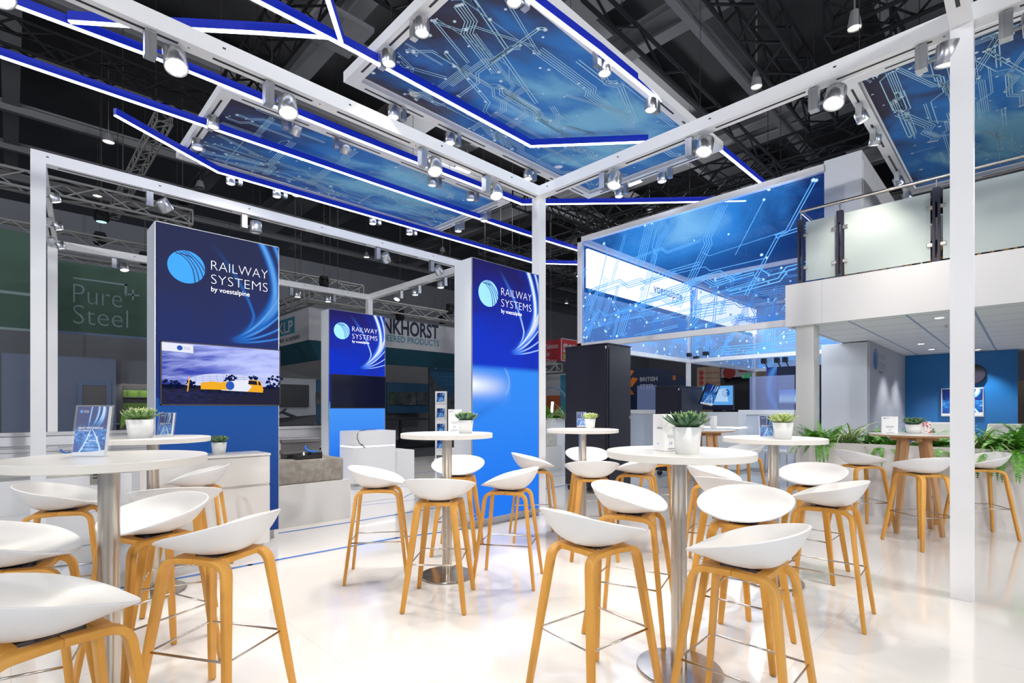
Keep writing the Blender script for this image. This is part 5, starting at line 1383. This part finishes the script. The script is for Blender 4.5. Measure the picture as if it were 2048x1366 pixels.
M['niche_green'] = mat('niche_green', (.14, .28, .03), .6); M['niche_dark'] = mat('niche_dark', (.045, .045, .05), .6)
t = thing('display_shelf', 'lit green shelf niche with small rail samples beside the dark tower', 'shelf', (nx0, SY + .29, 0)); w = nx1 - nx0
z0 = HZ(at(270, SY, 830), 832); z1 = HZ(at(270, SY, 767), 767); dz = (z1 - z0)
MB().box(0, w, -.01, 0, z0, z1).build('back_panel', 'niche_dark', t)
for f0, f1 in ((.20, .40), (.58, .80)): MB().box(0, w, -.014, -.01, z0 + dz * f0, z0 + dz * f1).build('green_panel', 'niche_green', t)
for f0 in (.20, .58): MB().box(0, w, -.16, -.01, z0 + dz * f0 - .02, z0 + dz * f0).build('board', 'niche_dark', t)
for r_, f0 in enumerate((.20, .58)):
    for k in range(3):
        mb = MB(); x0 = nx0 + w * (.12 + .32 * k)
        pr = rail_profile(.13, .7 if r_ else .6); yy = SY + .29 - .12
        mb.rings([[(x0 + a_, y_, z0 + dz * f0 + c_ * (1.25 if r_ else 1)) for a_, c_ in pr] for y_ in (yy, yy + .06)], 0, False)
        tag(mb.build('rail_sample', 'rail_grey'), 'small dark rail sample on the %s green shelf, %s one' % (('lower', 'upper')[r_], ('first', 'middle', 'last')[k]), 'rail sample', 'rail samples in the green niche')
l = bpy.data.lights.new('niche_light', 'AREA'); l.energy = 6; l.size = .8; l.color = (1, .95, .85); lo = bpy.data.objects.new('niche_light', l); COL.objects.link(lo); lo.parent = t; lo.location = (w / 2, -.12, z1)
p = WY(240, 13.0); t = thing('beach_flag', 'small green drop shaped flag near the rail sample niche', 'flag', (p.x, 13.0, 0))
MB().tube([(0, 0, 0), (0, 0, 1.1), (.03, 0, 1.24), (.10, 0, 1.30)], .008, 6).build('pole', 'dark_metal', t)
MB().add([(0, .004, .88), (.02, .004, 1.18), (.07, .004, 1.27), (.15, .004, 1.28), (.19, .004, 1.20), (.12, .004, 1.04)] + [(0, -.004, .88), (.02, -.004, 1.18), (.07, -.004, 1.27), (.15, -.004, 1.28), (.19, -.004, 1.20), (.12, -.004, 1.04)], [(0, 1, 2, 3, 4, 5), (11, 10, 9, 8, 7, 6)] + [(i, (i + 1) % 6, 6 + (i + 1) % 6, 6 + i) for i in range(6)]).build('cloth', 'niche_green', t)
p = WY(238, 13.6); t = thing('counter_table', 'dark high table of the neighbour stand near the drop flag', 'table', (p.x, 13.6, 0))
MB().lathe([(0, 1.0), (.4, 1.0), (.4, .97), (0, .97)], 24).build('tabletop', 'stand_wall', t); MB().cyl((0, 0, 0), (0, 0, .97), .04, None, 12).build('column', 'dark_metal', t); MB().lathe([(.25, 0), (.25, .02), (0, .03)], 24).build('base_plate', 'dark_metal', t)
# white fascia stand
KY, KX = 13.87, 5.83
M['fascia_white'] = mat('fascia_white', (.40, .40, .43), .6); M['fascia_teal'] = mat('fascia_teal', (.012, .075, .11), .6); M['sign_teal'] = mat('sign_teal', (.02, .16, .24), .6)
t = thing('fascia_sign', 'grey white corner fascia sign with dark company lettering', 'sign', (KX, KY, 0))
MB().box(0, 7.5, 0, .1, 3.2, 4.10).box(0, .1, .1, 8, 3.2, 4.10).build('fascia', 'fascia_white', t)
MB().hexa([(0, 0.02, 3.19), (7.5, 0.02, 3.19), (7.5, .5, 2.72), (.5, .5, 2.72), (0.02, .06, 3.19), (7.5, .06, 3.19), (7.5, .54, 2.72), (.54, .54, 2.72)]).hexa([(.02, .02, 3.19), (.02, 8, 3.19), (.5, 8, 2.72), (.5, .5, 2.72), (.06, .06, 3.19), (.06, 8, 3.19), (.54, 8, 2.72), (.54, .54, 2.72)]).build('soffit', 'fascia_teal', t)
mb = MB()
def fl(s, px1, width, py, cap, mi, bold=.03):
    e = at(px1, KY, py); letter(mb, s, (e.x - KX - width, -.004, e.z), u, V_, width=width, height=cap, mi=mi, bold=bold)
fl('LANKHORST', 877, 2.62, 678, .46, 0, .025); fl('ENGINEERED PRODUCTS', 878, 2.72, 693, .20, 1, .01)
q = WX(590, KX)
vv = Vector((0, -1, 0))
yk = WX(590, KX).y; y0 = WX(545, KX).y
k0, k1 = WX(555, KX).y, WX(589.5, KX).y
mb.add([(-.004, k0 - KY, 3.50), (-.004, k1 - KY, 3.50), (-.004, k1 - KY, 3.98), (-.004, k0 - KY, 3.98)], [(0, 1, 2, 3)], 2)
letter(mb, 'KLP', (-.008, k0 - KY - .06, 3.56), vv, V_, width=(k0 - k1) * .86, height=.34, mi=3, bold=.02)
letter(mb, 'HYBRID POLYMER SLEEPERS', (-.008, WX(600, KX).y - KY + 3.3, 3.30), vv, V_, width=3.3, height=.11, mi=0)
letter(mb, 'www.', (.75, .27, 2.93), u, V_, width=.9, height=.22, mi=3); letter(mb, 'www.', (5.0, .27, 2.93), u, V_, width=.9, height=.20, mi=2)
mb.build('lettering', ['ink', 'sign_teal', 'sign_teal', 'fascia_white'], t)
# inside that stand
IY = 18.0
def wallbox(name, label, cat, px0, px1, py0, py1, mt, Y=IY, d=.1, grp=None):
    a, b_ = at(px0, Y, py0), at(px1, Y, py0); z1 = HZ(WY((px0 + px1) / 2, Y), py0); z0 = max(0, HZ(WY((px0 + px1) / 2, Y), py1))
    return tag(MB().box(a.x, b_.x, Y, Y + d, z0, z1).build(name, mt), label, cat, grp)
M['panel_grey'] = mat('panel_grey', (.15, .15, .16), .6); M['panel_light'] = mat('panel_light', (.30, .31, .34), .6); M['panel_blue'] = mat('panel_blue', (.008, .055, .12), .6)
wallbox('partition', 'grey partition wall under the white fascia sign', 'partition', 540, 1100, 690, 1000, 'panel_grey', IY + .5)
wallbox('partition', 'pale partition wall carrying a dark screen between the two brand towers', 'partition', 556, 632, 757, 850, 'panel_light', IY - .3)
wallbox('tv_screen', 'dark switched off screen on the pale partition behind the dark tower', 'screen', 559, 618, 769, 814, 'black', IY - .361, .06)
wallbox('partition', 'dark blue partition strip beside the middle tower', 'partition', 633, 660, 760, 848, 'panel_blue', IY - .3)
wallbox('partition', 'dark blue partition behind table 23', 'partition', 774, 862, 766, 826, 'panel_blue', IY - .2)
def photo_mat(name, s, c0, c1, c2):
    m, nt, b = newmat(name); n = noise(nt, None, s, 5, .6); c = mixc(nt, n.smooth(.3, .5), c0, c1); c = mixc(nt, n.smooth(.55, .75), c, c2); setin(nt, b, 'Base Color', c); b.inputs['Roughness'].default_value = .4; M[name] = m
photo_mat('photo_dark', 3, (.01, .012, .016), (.05, .055, .06), (.12, .12, .12)); photo_mat('photo_green', 3, (.012, .02, .012), (.04, .06, .03), (.10, .10, .10))
for k, (a, b_, mt) in enumerate(((632, 652, 'photo_dark'), (779, 795, 'photo_green'), (798, 831, 'photo_dark'), (834, 855, 'photo_dark'))):
    wallbox('photo_panel', 'dark railway photo panel, ' + ('beside the middle tower flank', 'first behind table 23', 'widest one behind table 23', 'last one next to the dark poster')[k], 'photo', a, b_, 784, 810, mt, IY - (.331 if k == 0 else .231), .03, 'railway photos in the fascia stand')
PYY = 15.0
a, b_ = at(859, PYY, 718), at(917, PYY, 712)
t = thing('poster_wall', 'tall dark poster with blue triangle and pale slogan behind the bright blue tower', 'poster', (a.x, PYY, 0)); w = b_.x - a.x; z1 = HZ(a, 718)
MB().box(0, w, 0, .08, 0, z1).build('panel', 'photo_dark', t); MB().box(w, w + .08, -.03, .08, 0, z1 + .06).build('frame', 'panel_light', t)
mb = MB().add([(0, -.004, z1), (w, -.004, z1), (w, -.004, z1 * .72), (w * .65, -.004, z1 * .55), (0, -.004, z1 * .82)], [(0, 1, 2, 3, 4)], 0)
letter(mb, 'LANKHORST', (w * .30, -.008, z1 * .915), u, V_, width=w * .55, mi=1); letter(mb, 'ENGINEERED PRODUCTS', (w * .30, -.008, z1 * .895), u, V_, width=w * .55, mi=1); mb.disc((w * .2, -.008, z1 * .92), u, V_, w * .07, None, 16, 1)
for k, s in enumerate(("LET'S BUILD", 'RAILROADS', 'FOR THE', 'FUTURE')): letter(mb, s, (w * .66, -.008, z1 * (.84 - .045 * k)), u, V_, width=w * (.4, .4, .3, .28)[k], align='c', mi=2)
mb.build('print', ['panel_blue', 'panel_light', 'sign_teal'], t)
t = thing('machine_model', 'dark track machine model on a stand between the two brand towers', 'model', (at(586, 15.5, 846).x, 15.5, 0))
MB().box(-.8, .8, -.2, .3, .76, .82).build('board', 'black', t)
MB().hexa([(-.75, -.15, .82), (.6, -.15, .82), (.6, .2, .82), (-.75, .2, .82), (-.7, -.1, 1.0), (.75, -.1, 1.12), (.75, .2, 1.12), (-.7, .2, 1.0)]).bar((-.7, 0, .95), (-.2, 0, 1.3), .05).bar((-.3, 0, 1.2), (.2, 0, 1.0), .08).build('machine', 'black', t)
for sx in (-.6, .6): MB().cyl((sx, 0, 0), (sx, 0, .76), .025, None, 8).build('leg', 'panel_light', t)
t = thing('stand_bench', 'dark low stage and tables of the fascia stand behind table 23', 'bench', (6.9, 14.6, 0))
MB().box(0, 3.8, 0, 2.4, 0, .12).build('stage', 'black', t); MB().box(.1, 3.6, .3, .9, .92, .98).box(.3, .36, .5, .6, .12, .92).box(2.6, 2.66, .5, .6, .12, .92).build('table', 'black', t)
# red sign stand
RYY = 14.0
q0 = WD(1121, 16.0); rz_ = HZ(q0, 676); rb = HZ(q0, 722)
t = thing('hanging_sign', 'red box sign with white slogan beside the corner post', 'sign', (q0.x, q0.y, 0))
M['sign_red'] = mat('sign_red', (.22, .006, .012), .5); M['sign_red_painted_lit'] = mat('sign_red_painted_lit', (.45, .015, .02), .5)  # brighter red paints the light on the front panel into its colour
MB().box(0, .03, 0, 3.0, rb, rz_ - .03).build('side_panel', 'sign_red', t); MB().box(0, 2.2, -.02, .0, rb, rz_).build('front_panel', 'sign_red_painted_lit', t)
mb = MB(); e0 = WX(1093, q0.x).y - q0.y
for k, (s, wd) in enumerate((('Solutions', .86), ('for', .25), ('Silence', .76))): letter(mb, s, (-.004, e0, rz_ - .30 - .235 * k), vv, V_, width=wd * e0 * .95, height=.165, mi=0)
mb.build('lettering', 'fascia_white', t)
mb = MB(); letter(mb, 'S&V', (.10, -.024, rb + .30), u, V_, width=.85, height=.26, bold=.05, mi=0); mb.box(.10, 1.2, -.023, -.021, rb + .06, rb + .24, 1); letter(mb, 'SONO', (.15, -.026, rb + .09), u, V_, width=.5, mi=0)
for a in ((0, .03, rb, rz_), (0, 2.2, rb, rb + .025), (0, 2.2, rz_ - .025, rz_)): mb.box(a[0], a[1], -.026, -.02, a[2], a[3], 0)
mb.build('print', ['fascia_white', 'niche_green'], t)
truss('small pale truss under the red box sign', (q0.x - .1, q0.y + 3, rb - .22), (q0.x - .1, q0.y - .05, rb - .22), .25, 'truss_alu', .02, .3)
truss('lilac grey truss above the red box sign', (q0.x + 3, q0.y + 6, 3.6), (q0.x + 3, q0.y - 4, 3.6), .3, 'truss_alu', .02)
tag(MB().box(q0.x + 1, q0.x + 1.1, q0.y - 1.2, q0.y + 4, 0, 2.5).build('partition', 'panel_light'), 'pale lilac partition below the red box sign', 'partition')
M['panel_orange'] = mat('panel_orange', (.30, .07, .02), .5)
q1 = WX(1093, q0.x + .6); tag(MB().box(q0.x + .6, q0.x + .7, WX(1122, q0.x + .6).y, q1.y, 0, 1.75).build('info_panel', 'panel_orange'), 'rust orange info panel behind the corner post', 'panel')
q1 = WX(1121, q0.x + .4); tag(MB().box(q0.x + .4, q0.x + .46, WX(1140, q0.x + .4).y, q1.y, 0, 2.4).build('info_panel', 'sign_teal'), 'teal info panel squeezed beside the tall black cabinet', 'panel')
q1 = WD(1104, 14.0); mb = MB()
mb.tube([(math.cos(a) * 0, math.sin(a) * .62, 1.15 + math.cos(a) * .75) for a in [2 * PI * k / 40 for k in range(40)]], .025, 8, closed=True)
t = thing('ring_sculpture', 'dark ring shaped light sculpture behind the corner post', 'sculpture', (q1.x, q1.y, 0)); mb.build('ring', 'frame_blue', t); MB().cyl((0, .1, .4), (0, -.02, 1.5), .035, None, 8).build('light_tube', 'band_light', t); MB().box(-.2, .2, -.4, .4, 0, .4).build('base', 'black', t)
# stands beyond the cube
M['navy'] = mat('navy', (.012, .022, .06), .5); M['logo_orange'] = mat('logo_orange', (.60, .16, .015), .5); M['wood_panel'] = m_noise('wood_panel', (.22, .16, .11), (.28, .21, .15), 4, .6, (1, 1, .2)); M['text_red'] = mat('text_red', (.30, .02, .02), .5)
def xp(px, X, py): q = WX(px, X); return Vector((X, q.y, HZ(q, py)))
NX = 17.0
t = thing('stand_wall', 'curved top navy wall with orange logo and white company name', 'partition', (NX, 0, 0))
a, b_ = xp(1225, NX, 740).y, xp(1372, NX, 740).y; n = 24
top = [(a + (b_ - a) * i / n, 1.9 + .95 * math.sin(PI * (.12 + .80 * i / n)) ** .6) for i in range(n + 1)]
pf = [(0, y, z) for y, z in top] + [(0, b_, 0), (0, a, 0)]; pb = [(.1, y, z) for x, y, z in pf]; N_ = len(pf)
MB().add(pf + pb, [tuple(range(N_)), tuple(range(N_, 2 * N_))[::-1]] + [(i, (i + 1) % N_, N_ + (i + 1) % N_, N_ + i) for i in range(N_)]).build('panel', 'navy', t)
mb = MB()
def xl(s, px0, px1, X, py, mi, off=-.006, x0=NX): p0, p1 = xp(px0, X, py), xp(px1, X, py); letter(mb, s, (X - x0 + off, p0.y, p0.z), vv, V_, width=p0.y - p1.y, mi=mi, bold=.02)
xl('BRITISH', 1280, 1315, NX, 763, 0); xl('STEEL', 1280, 1310, NX, 778, 0)
c = xp(1264, NX, 764)
for dy, dz_, sg in ((.14, .28, 1), (-.02, -.02, 1), (.14, -.34, -1)):
    mb.add([(-.006, c.y + dy + .24, c.z + dz_ - .16), (-.006, c.y + dy, c.z + dz_ - .16), (-.006, c.y + dy - .24, c.z + dz_ + .14 * sg), (-.006, c.y + dy, c.z + dz_ + .2)], [(0, 1, 2, 3)], 1)
xl('B', 1346, 1352, NX, 760, 1)
mb.build('lettering', ['fascia_white', 'logo_orange'], t)
WXX = 18.5
def xbox(name, label, cat, px0, px1, py0, py1, mt, X, d=.1, grp=None):
    a, b_ = xp(px0, X, py0), xp(px1, X, py0); z0 = max(0, xp((px0 + px1) / 2, X, py1).z)
    return tag(MB().box(X, X + d, b_.y, a.y, z0, a.z).build(name, mt), label, cat, grp)
xbox('partition', 'pale wood wall with red text rows beyond the print cube', 'partition', 1394, 1440, 735, 900, 'wood_panel', WXX)
mb = MB()
for k, s in enumerate(('RAPID RAIL', 'HEAVY DUTY', 'FASTENERS')):
    p0 = xp(1412, WXX, 748 + 10 * k); letter(mb, s, (0, p0.y, p0.z), vv, V_, width=.5, mi=0); mb.disc((0, p0.y + .18, p0.z + .05), vv, V_, .09, None, 14, 0)
o = mb.build('wall_lettering', 'text_red'); o.location = (WXX - .006, 0, 0); tag(o, 'red text rows on the pale wood wall', 'lettering')
xbox('partition', 'wood coloured wall between deck column and red sign', 'partition', 1508, 1545, 744, 900, 'wood_panel', WXX + .5)
xbox('fascia_sign', 'white fascia with red round logo beyond the print cube', 'sign', 1440, 1506, 738, 754, 'fascia_white', WXX + 1, 1.2)
p0 = xp(1458, WXX + .98, 745); mb = MB().disc((0, p0.y, p0.z), vv, V_, .24, None, 24).box(-.01, 0, p0.y - 1.4, p0.y - .35, p0.z, p0.z + .12); o = mb.build('red_logo', 'text_red'); o.location = (WXX + .999, 0, 0); tag(o, 'red round logo on the white fascia', 'logo')
t = thing('exit_sign', 'green exit sign with arrow hanging beyond the print cube', 'sign', (WXX, xp(1484, WXX, 750).y, 0)); p0, p1 = xp(1484, WXX, 748), xp(1501, WXX, 756)
w = p0.y - p1.y; M['exit_green'] = mat('exit_green', (.01, .16, .06), .5, emit=(.01, .25, .09), es=.5)
MB().box(-.04, .04, -w, 0, p1.z, p0.z).build('panel', 'exit_green', t); MB().cyl((0, -w / 2, p0.z), (0, -w / 2, 11.62), .01, None, 6).build('rod', 'dark_metal', t)
h_ = p0.z - p1.z; MB().box(-.046, -.04, -w * .36, -w * .08, p1.z + h_ * .2, p1.z + h_ * .8).box(-.046, -.04, -w * .8, -w * .5, p1.z + h_ * .45, p1.z + h_ * .55).add([(-.046, -w * .92, p1.z + h_ * .5), (-.046, -w * .78, p1.z + h_ * .75), (-.046, -w * .78, p1.z + h_ * .25)], [(0, 1, 2)]).build('pictogram', 'fascia_white', t)
xbox('partition', 'dark hall wall strip under the white fascia', 'partition', 1440, 1500, 755, 900, 'niche_dark', WXX + 1.3)
# second brand box beyond the counter
m, nt, b = newmat('swirl_print'); x, y, z = coords(nt)
sw = ((y * 1.1 + z * .55 + (z - 2.2) * (z - 2.2) * .8) * 2.2).fract(); c = mixc(nt, (sw - .5).gauss(.18), (.01, .02, .30), (.08, .35, .95)); setin(nt, b, 'Base Color', (.02, .02, .03)); setin(nt, b, 'Emission Color', c); b.inputs['Emission Strength'].default_value = .6; M['swirl_print'] = m
BXX = 13.5
t = thing('brand_box', 'navy brand box with blue swirl edge behind the glass screen', 'display', (BXX, 0, 0))
a, b_, c_ = xp(1533, BXX, 735), xp(1554, BXX, 735), xp(1640, BXX, 735)
MB().box(0, .6, c_.y, b_.y, .0, a.z).build('body', 'navy', t); MB().box(-.01, .6, b_.y, a.y, 0, a.z).build('print_edge', 'swirl_print', t)
for k, px in enumerate((1562, 1536, 1578)):
    y = xp(px, BXX, 735).y; MB().bar((-.05, y, a.z), (-.25, y, a.z + .12), .02).box(-.34, -.22, y - .05, y + .05, a.z + .08, a.z + .2).build('arm_lamp', 'black', t)
t = thing('lit_screen', 'bright blue horizon screen on the navy box beside the deck column', 'screen', (BXX - .06, 0, 0)); p0, p1 = xp(1558, BXX, 778), xp(1640, BXX, 812)
m, nt, b = newmat('horizon_picture'); x, y, z = coords(nt); f = (z - p1.z) / (p0.z - p1.z); c = mixc(nt, f.smooth(.1, .35), (.005, .02, .12), (.45, .75, 1)); c = mixc(nt, f.smooth(.3, .9), c, (.02, .16, .75)); setin(nt, b, 'Base Color', (.02, .02, .02)); setin(nt, b, 'Emission Color', c); b.inputs['Emission Strength'].default_value = .9; M['horizon_picture'] = m
MB().box(0, .05, p1.y, p0.y, p1.z, p0.z).build('casing', 'black', t); MB().quad((-.002, p1.y + .02, p1.z + .02), (-.002, p0.y - .02, p1.z + .02), (-.002, p0.y - .02, p0.z - .02), (-.002, p1.y + .02, p0.z - .02)).build('panel', 'horizon_picture', t)
xbox('partition', 'dull yellow stand wall at the picture edge past the blue wall', 'partition', 2032, 2090, 762, 900, 'panel_yellow' if False else 'wood_panel', 19.0)
# clip lamps on the inner rail of the print cube
for k, (px, dy) in enumerate(((1378, 0), (1412, 0), (1393, 0))):
    y = WX(px, GX + BAY).y; z_ = G0 + .09
    t = thing('clip_lamp', 'tiny black clip lamp on the inner rail of the print cube, ' + ('at the rail corner', 'largest one', 'lying flat')[k], 'lamp', (GX + BAY + .03, y, z_)); MB().bar((0, 0, 0), (-.02, 0, .07), .02).build('arm', 'black', t); MB().box(-.10, .02, -.06, .06, .06 if k < 2 else .0, .15 if k < 2 else .05).build('head', 'black', t, bev=.006)
